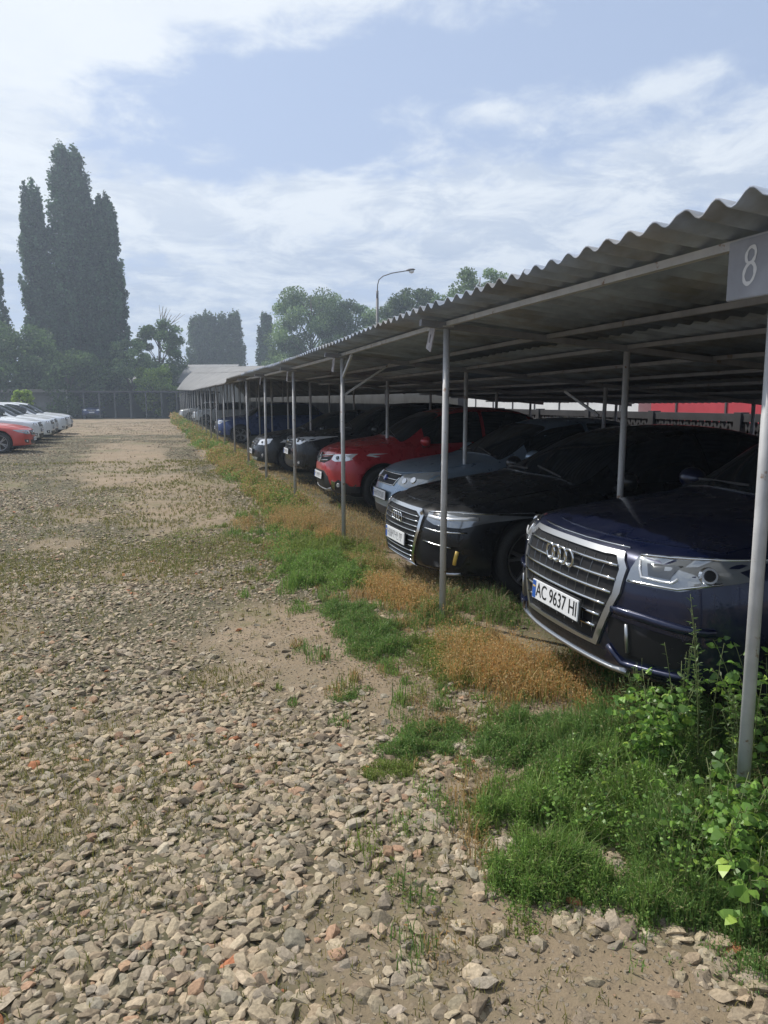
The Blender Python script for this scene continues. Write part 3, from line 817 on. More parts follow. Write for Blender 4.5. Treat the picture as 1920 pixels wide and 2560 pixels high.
H9 = dict(SEDP); H9['paint'] = paint('coral_red', (.45, .045, .03), .15, .4); H9['top'] = [(x, z + .03) for x, z in H9['top']]
H9['front'] = simple_front(.70, .28, lensm=lens)
car('red_saloon', 'bright red saloon at the left edge of the gravel, in front of the white row', (-4.0, 27.3, 0), 0, H9)
I10 = dict(SUVP); I10['paint'] = paint('navy', (.03, .045, .14), .3, .35); I10['front'] = simple_front(.88, .36)
bc = car('navy_suv', 'navy SUV standing inside the far garage opening', (-6.2, 77.8, 0), -PI / 2, I10)
c_ = copy_tree(wc); c_.location = (.6, 70.0, 0); c_.rotation_euler = (0, 0, PI); c_['label'] = 'white car at the far end of the carport beside the garages'; del c_['group']
c_.location = (1.7 + 2.33, 66.0, 0)
dvan = dict(SUVP); dvan['paint'] = paint('silver', (.25, .27, .29), .5, .35); dvan['front'] = simple_front(.88, .36); dvan['top'] = [(x, z * 1.14) for x, z in SUVP['top']]
car('grey_suv', 'tall grey SUV rising behind the white row at the left edge of the picture', (-9.8, 45.0, 0), 0, dvan)
# parked cars deeper in the bays, dim under the roof
c_ = copy_tree(wc); c_.location = (2.3 + 2.33, 55.0, 0); c_.rotation_euler = (0, 0, PI); c_['label'] = 'white crossover far down the carport row, a pale spot between the posts'; del c_['group']

# ------------------------------------------------------------------ ground
def ground_material(name, stony=True):
    m = bpy.data.materials.new(name); m.use_nodes = True; b = NB(m.node_tree); p = b.n['Principled BSDF']
    v = b.new('ShaderNodeTexCoord').outputs['Object']
    big = b.noise(v, .35, 5, .6); mid = b.noise(v, 2.2, 6, .65); fine = b.noise(v, 38, 6, .7)
    c = b.mix(b.smooth(big, .38, .62), (.28, .21, .14, 1), (.23, .185, .125, 1))
    c = b.mix(b.smooth(mid, .42, .66), c, (.32, .245, .17, 1))
    c = b.mix(b.smooth(fine, .45, .75, 0, .6), c, (.13, .105, .08, 1))
    at = b.new('ShaderNodeAttribute', attribute_name='Col'); c = b.mix(b.m('MULTIPLY', at.outputs['Fac'], b.smooth(mid, .25, .6, .55, 1)), c, (.085, .08, .045, 1))
    grn = b.smooth(b.m('ADD', b.m('MULTIPLY', b.noise(v, .5, 3, .5), .6), b.m('MULTIPLY', b.noise(v, 6, 5, .7), .4)), .52, .62, 0, .55)
    c = b.mix(grn, c, (.13, .13, .055, 1))
    # pebbles too small to model one by one
    nn_ = b.new('ShaderNodeTexNoise'); b.put(nn_.inputs['Vector'], v); b.put(nn_.inputs['Scale'], 60); b.put(nn_.inputs['Detail'], 3)
    va = b.new('ShaderNodeVectorMath', operation='MULTIPLY_ADD'); b.l.new(nn_.outputs['Color'], va.inputs[0]); b.put(va.inputs[1], (.02, .02, .02)); b.l.new(v, va.inputs[2]); wv = va.outputs[0]
    vo = b.new('ShaderNodeTexVoronoi'); b.put(vo.inputs['Vector'], wv); b.put(vo.inputs['Scale'], 48); b.put(vo.inputs['Randomness'], 1)
    sep = b.new('ShaderNodeSeparateColor'); b.l.new(vo.outputs['Color'], sep.inputs[0])
    peb = b.m('MULTIPLY', b.smooth(vo.outputs['Distance'], .42, .30), b.smooth(sep.outputs[0], .45, .50))
    pc_ = b.mix(sep.outputs[1], (.30, .265, .22, 1), (.20, .185, .165, 1))
    c = b.mix(b.m('MULTIPLY', peb, .45), c, pc_)
    b.put(p.inputs['Base Color'], c); b.put(p.inputs['Roughness'], .95); b.put(p.inputs['Specular IOR Level'], .2)
    hgt = b.m('ADD', b.m('MULTIPLY', peb, .25), b.m('ADD', b.m('MULTIPLY', fine, .5), b.m('MULTIPLY', mid, .8)))
    bn = b.new('ShaderNodeBump'); b.put(bn.inputs['Height'], hgt); b.put(bn.inputs['Strength'], .7); b.put(bn.inputs['Distance'], .02)
    b.l.new(bn.outputs[0], p.inputs['Normal'])
    return m
gmat = ground_material('dirt')
def gz(x, y):
    """gentle unevenness of the yard"""
    return .018 * np.sin(x * 1.7 + 1.3) * np.sin(y * .9) + .012 * np.sin(x * 3.9 + y * 2.1) + .03 * np.exp(-((x - 1.75) / .5) ** 2) * (1 + .5 * np.sin(y * 1.3)) - .05 * np.clip((x - 2.6) / 1.2, 0, 1)
gx = np.concatenate([[-350, -200, -120, -60, -30], np.arange(-16, -6, 1.0), np.arange(-6, 3.2, .1), np.arange(3.2, 10, .4), np.arange(10, 26, 2.0), [30, 60, 120, 200, 350]])
gy = np.concatenate([[-350, -120, -50, -20, -8], np.arange(-4, 12, .1), np.arange(12, 40, .5), np.arange(40, 84, 4), [90, 120, 250, 350, 450]])
X, Y = np.meshgrid(gx, gy); near_ = (np.abs(X - 2) < 14) & (Y > -4) & (Y < 60)
Z = np.where(near_, gz(X, Y), 0.0)
nx_, ny_ = len(gx), len(gy)
idx = np.arange(nx_ * ny_).reshape(ny_, nx_)
F_ = np.stack([idx[:-1, :-1], idx[:-1, 1:], idx[1:, 1:], idx[1:, :-1]], -1).reshape(-1, 4)


# ------------------------------------------------------------------ placement masks (world metres)
def vnoise(x, y, s, seed=0):
    """cheap smooth value noise for numpy arrays"""
    r = np.random.default_rng(seed); T = r.random((64, 64))
    u = x * s + 100.3; v = y * s + 71.7
    i = np.floor(u).astype(int); j = np.floor(v).astype(int); fu = u - i; fv = v - j
    fu = fu * fu * (3 - 2 * fu); fv = fv * fv * (3 - 2 * fv)
    a = T[i % 64, j % 64]; b_ = T[(i + 1) % 64, j % 64]; c_ = T[i % 64, (j + 1) % 64]; d_ = T[(i + 1) % 64, (j + 1) % 64]
    return (a * (1 - fu) + b_ * fu) * (1 - fv) + (c_ * (1 - fu) + d_ * fu) * fv
def ell(x, y, cx_, cy_, rx, ry, rot=0):
    c_, s_ = math.cos(R(rot)), math.sin(R(rot))
    u = ((x - cx_) * c_ + (y - cy_) * s_) / rx; v = ((y - cy_) * c_ - (x - cx_) * s_) / ry
    return u * u + v * v
DIRT = [(.75, 4.9, .62, 1.15, 0), (1.42, 2.72, .38, .22, 0), (1.15, 1.45, .35, .42, 20), (1.25, 3.9, .28, .7, 0), (.2, 14, .9, 5, 0), (1.0, 1.9, .16, .3, 0), (-.9, 24, 1.3, 9, 0)]
def stone_density(x, y):
    d = np.ones_like(x)
    for cx_, cy_, rx, ry, ro in DIRT:
        e = ell(x, y, cx_, cy_, rx, ry, ro) + (vnoise(x, y, 3.0, 5) - .5) * 1.2
        d *= np.clip((e - .55) / .7, .10, 1)
    edge = 1.45 + .35 * (vnoise(x * 0, y, .8, 9) - .5) - .012 * np.clip(y - 6, 0, 20)
    d *= np.clip((edge + .25 - x) / .4, 0.03, 1)
    d *= np.clip((vnoise(x, y, 1.1, 3) - .12) / .3, .35, 1)
    return d
sd_ = np.maximum(stone_density(X.ravel(), Y.ravel()) * ((np.abs(X.ravel() + 3) < 7) & (Y.ravel() < 40)), np.clip((X.ravel() - 2.3) / .3, 0, 1) * (X.ravel() < 9))
tag(obj('ground', mesh_np('ground', np.stack([X, Y, Z], -1).reshape(-1, 3), F_, col=np.repeat(sd_[:, None], 3, 1), smooth=True), gmat), kind='structure')

# ------------------------------------------------------------------ gravel: crushed stone
def stone_templates(n, npt):
    out = []
    for k in range(n):
        bm = bmesh.new(); rr = random.Random(100 + k)
        for i in range(npt):
            z = rr.uniform(-1, 1); a = rr.uniform(0, 2 * math.pi); q = math.sqrt(1 - z * z); f = rr.uniform(.84, 1.0)
            bm.verts.new((q * math.cos(a) * f * 1.15, q * math.sin(a) * f * .82, z * f * .50))
        bmesh.ops.convex_hull(bm, input=bm.verts[:])
        for v in [v for v in bm.verts if not v.link_faces]: bm.verts.remove(v)
        bmesh.ops.triangulate(bm, faces=bm.faces[:])
        bm.verts.ensure_lookup_table(); bm.verts.index_update()
        out.append((np.array([v.co[:] for v in bm.verts]), np.array([[v.index for v in f.verts] for f in bm.faces])))
        bm.free()
    return out
PAL = np.array([1.02, .95, .84]) * np.array([(.36, .315, .245), (.33, .295, .235), (.40, .35, .275), (.285, .25, .205), (.35, .29, .225), (.31, .29, .25), (.24, .205, .165), (.35, .315, .27), (.36, .25, .185), (.42, .385, .32), (.42, .19, .11)])
PW = np.array([.18, .17, .13, .13, .12, .09, .06, .07, .03, .02, .005]); PW = PW / PW.sum()
def scatter_stones(pos, size, npt, nt, flat=1.0):
    T = stone_templates(nt, npt); VV = []; FF = []; CC = []; base = 0
    which = RNG.integers(0, nt, len(pos))
    for k, (tv, tf) in enumerate(T):
        s = which == k; P = pos[s]; sz = size[s]; n = len(P)
        if not n: continue
        a = RNG.random(n) * 2 * np.pi; tx = RNG.normal(0, .20, n); ty = RNG.normal(0, .20, n)
        ca, sa = np.cos(a), np.sin(a)
        V = tv[None] * sz[:, None, None]
        x = V[..., 0] * ca[:, None] - V[..., 1] * sa[:, None]; y = V[..., 0] * sa[:, None] + V[..., 1] * ca[:, None]; z = V[..., 2] * flat
        z = z + x * tx[:, None] + y * ty[:, None]
        V = np.stack([x, y, z], -1) + P[:, None, :]
        VV.append(V.reshape(-1, 3)); FF.append((tf[None] + (np.arange(n) * len(tv))[:, None, None]).reshape(-1, 3) + base); base += n * len(tv)
        c = PAL[RNG.choice(len(PAL), n, p=PW)] * RNG.uniform(.66, 1.16, (n, 1)) * RNG.uniform(.985, 1.015, (n, 3))
        CC.append(np.repeat(c, len(tv), 0))
    return np.concatenate(VV), np.concatenate(FF), np.concatenate(CC)
def grid_points(x0, x1, y0, y1, step):
    xs_ = np.arange(x0, x1, step); ys_ = np.arange(y0, y1, step)
    A_, B_ = np.meshgrid(xs_, ys_); A_ = A_.ravel() + RNG.uniform(-.55, .55, A_.size) * step; B_ = B_.ravel() + RNG.uniform(-.55, .55, B_.size) * step
    return A_, B_
def in_view(x, y, lo=-50, hi=54):
    a = np.degrees(np.arctan2(x, y)); return (a > lo) & (a < hi)
bands = [(-3.2, 2.6, .7, 4.2, .0268, .0185, 18, 36), (-4.6, 2.6, 4.2, 8, .034, .019, 13, 16), (-7.5, 2.6, 8, 15, .050, .022, 10, 12), (-9, 2.2, 15, 34, .075, .025, 8, 8), (-12, 2.0, 34, 66, .17, .035, 7, 5)]
allV = []; allF = []; allC = []; bs = 0
for x0, x1, y0, y1, st, sz, npt, nt in bands:
    A_, B_ = grid_points(x0, x1, y0, y1, st)
    k = in_view(A_, B_) & (RNG.random(A_.size) < stone_density(A_, B_))
    A_, B_ = A_[k], B_[k]
    s_ = sz * np.exp(RNG.normal(0, .38, len(A_))) * (.80 + .55 * vnoise(A_, B_, .9, 21)) * np.clip(1.22 - .05 * B_, .85, 1.2)
    s_ = np.clip(s_, .005, .043)
    Zs = gz(A_, B_) + s_ * RNG.uniform(-.18, .24, len(A_))
    V_, F2_, C_ = scatter_stones(np.stack([A_, B_, Zs], -1), s_, npt, nt)
    allV.append(V_); allF.append(F2_ + bs); allC.append(C_); bs += len(V_)
# fine grit between the stones
A_, B_ = grid_points(-2.2, 2.6, 1.0, 5.5, .022); k = in_view(A_, B_, -16, 47) & (RNG.random(A_.size) < .55 * (1.25 - .6 * stone_density(A_, B_))) & (A_ < 2.0)
A_, B_ = A_[k], B_[k]; s_ = np.clip(.0055 * np.exp(RNG.normal(0, .4, len(A_))), .003, .013)
V_, F2_, C_ = scatter_stones(np.stack([A_, B_, gz(A_, B_) + s_ * .2], -1), s_, 7, 6)
allV.append(V_); allF.append(F2_ + bs); allC.append(C_ * .9)
smat = mat('crushed_stone', (.3, .3, .3), .9, attr=True, nscale=90, namp=.24, bump=.4, bscale=140, spec=.2)
tag(obj('gravel', mesh_np('gravel', np.concatenate(allV), np.concatenate(allF), np.concatenate(allC)), smat), kind='stuff')

# ------------------------------------------------------------------ grass, weeds
def blades(x, y, z0, h, wd, lean, cols, colw, seg=2, jit=.2):
    """n curved tapering blades as triangles strips (5 verts, 3 tris)"""
    n = len(x); a = RNG.random(n) * 2 * np.pi; l = lean * RNG.random(n)
    dx_, dy_ = np.cos(a) * l, np.sin(a) * l
    px_, py_ = -np.sin(a + RNG.normal(0, .9, n)), np.cos(a + RNG.normal(0, .9, n))
    V = np.zeros((n, 5, 3)); hw = wd / 2
    V[:, 0] = np.stack([x - px_ * hw, y - py_ * hw, z0], -1); V[:, 1] = np.stack([x + px_ * hw, y + py_ * hw, z0], -1)
    mx_, my_, mz_ = x + dx_ * h * .35, y + dy_ * h * .35, z0 + h * .62
    V[:, 2] = np.stack([mx_ - px_ * hw * .8, my_ - py_ * hw * .8, mz_], -1); V[:, 3] = np.stack([mx_ + px_ * hw * .8, my_ + py_ * hw * .8, mz_], -1)
    V[:, 4] = np.stack([x + dx_ * h, y + dy_ * h, z0 + h * (1 - .35 * l)], -1)
    Ft = np.array([[0, 1, 3], [0, 3, 2], [2, 3, 4]])
    Fc = (Ft[None] + (np.arange(n) * 5)[:, None, None]).reshape(-1, 3)
    c = np.asarray(cols)[RNG.choice(len(cols), n, p=np.asarray(colw) / np.sum(colw))] * RNG.uniform(1 - jit, 1 + jit, (n, 1))
    return V.reshape(-1, 3), Fc, np.repeat(c, 5, 0)
def leafs(P, ln, wd, up, cols, colw, jit=.22, fold=.25, dirs=None):
    """n folded diamond leaves (6 verts, 4 tris) at points P"""
    n = len(P); a = RNG.random(n) * 2 * np.pi; e = RNG.normal(up, .5, n)
    d = np.stack([np.cos(a) * np.cos(e), np.sin(a) * np.cos(e), np.sin(e)], -1) if dirs is None else dirs
    q = RNG.normal(0, 1, (n, 3)); q[:, 2] *= .45
    s = np.cross(d, q); s /= np.linalg.norm(s, axis=1, keepdims=True) + 1e-9
    nn = np.cross(s, d); nn *= np.sign(nn[:, 2:3] + 1e-9)
    L_ = (ln * RNG.uniform(.6, 1.2, n))[:, None]; W_ = L_ * wd
    V = np.zeros((n, 6, 3))
    V[:, 0] = P; V[:, 1] = P + d * L_ * .32 + s * W_ * .5 + nn * W_ * fold; V[:, 2] = P + d * L_ * .32 - s * W_ * .5 + nn * W_ * fold
    V[:, 3] = P + d * L_ * .72 + s * W_ * .36 + nn * W_ * fold * .4; V[:, 4] = P + d * L_ * .72 - s * W_ * .36 + nn * W_ * fold * .4
    V[:, 5] = P + d * L_ - nn * L_ * .12
    Ft = np.array([[0, 1, 2], [1, 3, 2], [2, 3, 4], [3, 5, 4]])
    Fc = (Ft[None] + (np.arange(n) * 6)[:, None, None]).reshape(-1, 3)
    c = np.asarray(cols)[RNG.choice(len(cols), n, p=np.asarray(colw) / np.sum(colw))] * RNG.uniform(1 - jit, 1 + jit, (n, 1))
    return V.reshape(-1, 3), Fc, np.repeat(c, 6, 0)
def pack(parts_):
    VV = []; FF = []; CC = []; b0 = 0
    for V, F3, c in parts_:
        VV.append(V); FF.append(F3 + b0); CC.append(c); b0 += len(V)
    return np.concatenate(VV), np.concatenate(FF), np.concatenate(CC)
def pts_in(cx_, cy_, rx, ry, n, rot=0, soft=1.0, wob=.5):
    out = []; m_ = 0
    x = RNG.uniform(-1.6, 1.6, n * 5) * rx; y = RNG.uniform(-1.6, 1.6, n * 5) * ry
    c_, s_ = math.cos(R(rot)), math.sin(R(rot))
    X_ = cx_ + x * c_ - y * s_; Y_ = cy_ + x * s_ + y * c_
    e = (x / rx) ** 2 + (y / ry) ** 2 + (vnoise(X_, Y_, 4.5, 17) - .5) * wob * 2.2 + (vnoise(X_, Y_, 15, 18) - .45) * 1.1
    k = RNG.random(len(x)) < np.clip((1.75 - e) / 1.6 * soft, 0, 1) ** 2.4
    X_, Y_, e = X_[k][:n], Y_[k][:n], e[k][:n]
    return X_, Y_, np.clip(e, 0, 1)
GREEN = [(.19, .32, .07), (.24, .38, .085), (.13, .23, .055), (.29, .36, .11), (.26, .27, .12)]; GREENW = [3, 3, 2, 1, 1]
DARKG = [(.13, .235, .065), (.17, .29, .07), (.20, .29, .085), (.30, .28, .13)]; DARKGW = [3, 3, 2, 1]
DRY = [(.48, .32, .14), (.54, .38, .18), (.42, .26, .11), (.46, .38, .19), (.28, .27, .11)]; DRYW = [3, 3, 2, 2, 1]
ORG = [(.60, .36, .13), (.56, .38, .17), (.48, .26, .09), (.62, .48, .24), (.32, .30, .11)]; ORGW = [3, 3, 2, 2, 1.2]
STRAW = [(.36, .29, .17), (.30, .24, .14), (.42, .36, .23)]; STRAWW = [1, 1, 1]
LIME = [(.25, .31, .075), (.20, .28, .06), (.28, .29, .10), (.14, .20, .05)]; LIMEW = [2, 2, 1, 1]
gm = mat('grass_blade', (.1, .2, .05), .55, attr=True, trans=.45, spec=.3)
G = []; D = []
def mound(cx_, cy_, rx, ry, hgt, n, cols, colw, ln=.018, wdr=.40, rot=0, out=None, bl=.38, blh=1.05, wob=.8):
    """low dense herb: small leaves filling a dome, plus blades"""
    out = G if out is None else out
    x, y, e = pts_in(cx_, cy_, rx, ry, n, rot, wob=wob)
    hh = hgt * np.sqrt(np.clip(1.08 - e, .05, 1)) * (.25 + .7 * vnoise(x, y, 7, 31) + .8 * vnoise(x, y, 24, 33))
    z = gz(x, y) + hh * RNG.random(len(x)) ** .6
    out.append(leafs(np.stack([x, y, z], -1), ln, wdr, .45, cols, colw))
    m_ = int(len(x) * bl)
    out.append(blades(x[:m_], y[:m_], gz(x[:m_], y[:m_]), hh[:m_] * blh * RNG.uniform(.4, 1.5, m_), .0035 + .00035 * cy_, .6, cols, colw))
def dryclump(cx_, cy_, rx, ry, hgt, n, cols, colw, rot=0, head=.012):
    n = int(n * .66); hgt = hgt * .95
    x, y, e = pts_in(cx_, cy_, rx, ry, n, rot)
    h = hgt * (.35 + .5 * np.sqrt(np.clip(1.05 - e, .05, 1))) * RNG.uniform(.35, 1.2, len(x)) * (.55 + .75 * vnoise(x, y, 9, 51))
    V, F3, c = blades(x, y, gz(x, y), h, .0028 + .0003 * cy_, .95, cols, colw)
    lx_, ly_ = x[::3], y[::3]; G.append(blades(lx_, ly_, gz(lx_, ly_), h[::3] * .75, .004 + .0003 * cy_, .9, LIME + DARKG[:2], LIMEW + [1, 1])); D.append((V, F3, c))
    tip = V.reshape(-1, 5, 3)[:, 4]; mid = V.reshape(-1, 5, 3)[:, 2]
    for t in (1.0, .78, .5):
        P = mid + (tip - mid) * (t * 1.3 - .3) + RNG.normal(0, .012, mid.shape)
        D.append(leafs(P, head * (1 + .03 * cy_), .5, .7, cols, colw))
# near green mats
mound(1.50, 6.75, .40, .62, .11, 16000, GREEN, GREENW, .020)
mound(1.35, 4.95, .26, .72, .08, 12000, DARKG, DARKGW, .016)
mound(1.18, 3.20, .26, .20, .055, 7000, DARKG, DARKGW, .013)
mound(1.72, 3.05, .32, .24, .09, 11000, DARKG, DARKGW, .014)
mound(1.48, 2.36, .30, .30, .15, 26000, GREEN, GREENW, .013)
mound(1.72, 2.05, .30, .28, .16, 20000, DARKG, DARKGW, .013)
mound(1.66, 1.82, .26, .18, .10, 12000, DARKG, DARKGW, .011)
mound(1.35, 2.15, .26, .34, .12, 15000, GREEN, GREENW, .013)
mound(1.80, 2.42, .34, .30, .18, 16000, GREEN, GREENW, .015)
mound(1.50, 1.95, .30, .26, .12, 16000, GREEN + DARKG, GREENW + DARKGW, .012)
mound(1.70, 1.66, .24, .18, .09, 9000, DARKG, DARKGW, .011)
mound(1.85, 2.75, .30, .30, .14, 9000, DARKG, DARKGW, .014)
mound(2.2, 2.6, .4, .5, .22, 12000, DARKG, DARKGW, .018)
mound(.95, 3.0, .16, .12, .035, 2200, LIME, LIMEW, .010)
mound(1.0, 3.9, .14, .10, .03, 1200, DARKG, DARKGW, .011)
mound(1.95, 5.0, .30, .50, .09, 6500, DARKG + DRY[:2], DARKGW + [2, 2], .015)
mound(1.62, 4.15, .16, .5, .08, 4000, LIME, LIMEW, .014)
mound(1.75, 7.9, .42, .55, .13, 9000, LIME, LIMEW, .022)
mound(2.45, 5.3, .35, .7, .12, 7000, DARKG + STRAW, DARKGW + [2, 1, 1], .016)
mound(2.55, 3.6, .5, .5, .14, 8000, DARKG + DRY[:1], DARKGW + [1], .015)
mound(1.35, 8.2, .38, .9, .06, 5000, GREEN + DRY[:1], GREENW + [2], .022)
mound(1.60, 9.3, .34, .8, .09, 5000, GREEN, GREENW, .026)
mound(.35, 8.6, .8, 1.2, .035, 5000, LIME + STRAW, LIMEW + [2, 2, 2], .020)
for i in range(420):
    y = 1.9 + 9.5 * RNG.random() ** 1.2; x = 1.55 + RNG.normal(0, .42) + .03 * (y - 4); r_ = RNG.uniform(.03, .12); k = RNG.random()
    if x < .5 or x > 2.7: continue
    cs, cw = ((GREEN, GREENW), (DARKG, DARKGW), (LIME, LIMEW), (STRAW + DRY, STRAWW + DRYW))[int(RNG.random() * 3.99)]
    mound(x, y, r_, r_ * 1.3, RNG.uniform(.02, .07), int(30 + 700 * r_), cs, cw, RNG.uniform(.009, .018), bl=.8, blh=1.5)
# dry orange stands
dryclump(1.98, 3.80, .42, .55, .26, 5200, ORG, ORGW, 10)
dryclump(2.28, 3.15, .22, .32, .20, 1700, ORG + DRY, ORGW + DRYW)
dryclump(1.88, 4.4, .18, .3, .18, 1000, ORG + LIME[:2], ORGW + [2, 2])
dryclump(1.86, 5.65, .24, .55, .20, 2600, ORG, ORGW)
dryclump(1.95, 7.05, .25, .5, .18, 2200, DRY + LIME[:2], DRYW + [3, 3])
dryclump(2.35, 5.9, .40, .9, .20, 2600, DRY + STRAW, DRYW + [3, 3, 3])
dryclump(1.72, 9.6, .42, .9, .30, 3400, DRY + ORG[:2], DRYW + [2, 2])
dryclump(2.3, 9.0, .5, 1.3, .30, 3600, DRY + STRAW, DRYW + [3, 3, 3])
dryclump(1.9, 8.4, .18, .3, .26, 900, ORG, ORGW)
dryclump(1.05, 9.9, .20, .5, .12, 700, DRY, DRYW)
dryclump(1.62, 17.5, .30, 1.1, .35, 1500, DRY, DRYW, head=.02)
dryclump(1.45, 4.3, .42, .8, .03, 2600, STRAW + DRY[:2], STRAWW + [.4, .4], head=.006)
dryclump(1.5, 3.3, .5, .5, .03, 1800, STRAW, STRAWW, head=.006)
# the strip along the posts further away
for i in range(120):
    y = 10.3 + 60 * (i / 120) ** 1.5; cxx = RNG.uniform(1.50, 2.10) - .003 * (y - 10); k = RNG.random(); bigr = .5 + y * .02
    hgt = RNG.uniform(.06, .20) + .004 * y + (.12 if 19 < y < 24 else 0)
    if k < .62: mound(cxx, y, .18 + .22 * RNG.random(), bigr * RNG.uniform(.5, 1.1), hgt * .8, 900, LIME + DRY[:2] if k < .45 else GREEN, LIMEW + [1.5, 1.5] if k < .45 else GREENW, .02 + .0018 * y)
    elif k < .85: dryclump(cxx, y, .24, bigr, hgt * 1.3, 500, DRY + LIME[:2], DRYW + [3, 3], head=.014 + .001 * y)
    else: mound(cxx, y, .22, bigr, hgt * .7, 500, DARKG, DARKGW, .02 + .0018 * y)
for i in range(26):
    y = 6.5 + i * 1.1; dryclump(2.75 + RNG.uniform(-.25, .4), y, .5, .6, .05 + .10 * RNG.random(), 500, STRAW + DRY, STRAWW + DRYW, head=.012)
# thin growth between the stones
A_, B_ = grid_points(-6, 2.2, 1.2, 22, .03)
gmk = vnoise(A_, B_, .55, 41) * .6 + vnoise(A_, B_, 2.3, 42) * .4
pk = np.clip((gmk - .50) / .16, 0, 1) * .55 + .06
for cx_, cy_, rx, ry, am in ((-.2, 3.1, 1.0, .9, .65), (-.9, 2.2, .9, .7, .2), (.9, 2.2, .5, .6, .22), (-2.2, 6.5, 1.4, 2, .25), (.45, 7.9, .9, 1.5, .45), (.6, 2.0, .7, .5, .14), (-1.2, 13, 3, 1.6, .12), (-1.4, 5.5, 1.2, 1.2, .2), (1.25, 9.5, .8, 3, .35)):
    pk += am * np.clip(1.1 - ell(A_, B_, cx_, cy_, rx, ry), 0, 1) * np.clip((vnoise(A_, B_, 5, 44) - .2) * 1.6, 0, 1)
k = in_view(A_, B_) & (RNG.random(A_.size) < pk * 1.1 * np.clip(1.45 - .11 * B_, .16, 1))
A_, B_ = A_[k], B_[k]
for rep in range(5):
    xx = A_ + RNG.normal(0, .012, len(A_)); yy = B_ + RNG.normal(0, .012, len(A_))
    G.append(blades(xx, yy, gz(xx, yy), RNG.uniform(.012, .042, len(xx)) * (1 + .03 * B_), .0022 + .0004 * B_, 1.2, [(.22, .21, .06), (.17, .18, .05), (.30, .25, .09), (.12, .14, .04)], [3, 3, 2, 1]))
V_, F3_, C_ = pack(G); tag(obj('grass', mesh_np('grass', V_, F3_, C_), gm), kind='stuff')
V_, F3_, C_ = pack(D); tag(obj('dry_grass', mesh_np('dry_grass', V_, F3_, C_), gm), kind='stuff')

# broad leaved weeds around the nearest post
stem_m = mat('weed_stem', (.14, .17, .06), .6, nscale=20)
LEAFC = [(.16, .30, .06), (.22, .38, .07), (.12, .23, .055), (.34, .48, .09)]; LEAFW = [3, 3, 2, 1]
def weed(name, label, base, n_st, hgt, spread, leafn, ln, wdr, cols, colw, group=None, lean=(0, 0), cat='weed', compound=0, sr=.0035):
    root = empty(name, (base[0], base[1], float(gz(np.array(base[0]), np.array(base[1]))))); tag(root, label, cat, group)
    bm = bmesh.new(); P = []; Dd = []
    for k in range(n_st):
        a = RNG.random() * 2 * math.pi; s = spread * (.3 + .8 * RNG.random()); hh = hgt * RNG.uniform(.6, 1.05)
        b0 = Vector((math.cos(a) * s * .3, math.sin(a) * s * .3, -.02)); e_ = Vector((math.cos(a) * s + lean[0] * hh, math.sin(a) * s + lean[1] * hh, hh))
        c1 = b0 + Vector((lean[0] * .2 * hh, lean[1] * .2 * hh, hh * .6)); pts = []
        for t in np.linspace(0, 1, 8): pts.append(b0 * (1 - t) ** 2 + c1 * 2 * t * (1 - t) + e_ * t * t)
        tube(bm, pts, sr, 5, sr * .35)
        for q in range(leafn):
            t = .18 + .82 * (q + RNG.random() * .6) / leafn; i = min(6, int(t * 7)); f = t * 7 - i
            p = pts[i].lerp(pts[i + 1], min(1, f)); aa = q * 2.4 + RNG.random(); up_ = RNG.uniform(-.15, .7)
            d = Vector((math.cos(aa) * math.cos(up_), math.sin(aa) * math.cos(up_), math.sin(up_)))
            if compound:
                L_ = ln * 1.5 * (1.15 - .6 * t); tube(bm, [p, p + d * L_], .0014, 4)
                sd_ = d.cross(Vector((0, 0, 1))).normalized()
                for cc_ in range(compound):
                    tt = .45 + .55 * cc_ / max(1, compound - 1)
                    for s_ in ((1, -1) if cc_ < compound - 1 else (0,)):
                        P.append(p + d * L_ * tt); Dd.append((d * .75 + sd_ * s_ * .8 + Vector((0, 0, -.12))).normalized())
            else:
                P.append(p); Dd.append(d)
    obj('stem', bm, stem_m, root)
    P = np.array([tuple(p) for p in P]); Dd = np.array([tuple(d) for d in Dd])
    V, F3, c = leafs(P, ln * RNG.uniform(.5, 1.15, len(P)), wdr, 0, cols, colw, dirs=Dd, jit=.34)
    obj('leaf', mesh_np('leaf', V, F3, c, smooth=False), leafm, root)
    return root
leafm = mat('leaf', (.1, .2, .04), .42, attr=True, trans=.38, spec=.5)
wl = ['broad leaved weed bush wrapped round the foot of the nearest post', 'leafy bush left of the nearest post, in front of the blue SUV bumper', 'low leafy bush just in front of the nearest post',
      'dark leafy bush right of the nearest post at the picture edge', 'bright leafy shoot hanging lowest at the bottom right', 'dense weed behind the nearest post foot']
for i, (bx_, by_, ns, h_, sp_, lf, ln_) in enumerate([(2.00, 1.93, 18, .30, .22, 9, .050), (1.98, 2.52, 22, .46, .20, 11, .042), (1.80, 1.90, 14, .38, .22, 8, .046),
                                            (2.40, 1.95, 22, .80, .28, 13, .055), (1.72, 1.68, 6, .28, .16, 6, .050), (2.46, 2.40, 18, .68, .28, 12, .045)]):
    weed('leafy_bush', wl[i], (bx_, by_), ns, h_, sp_, lf, ln_, .62, LEAFC, LEAFW, 'weeds round the nearest post', compound=3 if i != 5 else 2)
tl = ['tall thin weed with narrow leaves rising before the blue SUV intake', 'shorter narrow leaved weed left of the tallest weed', 'grey green narrow leaved weed beside the dry orange grass', 'narrow leaved weed close against the nearest post']
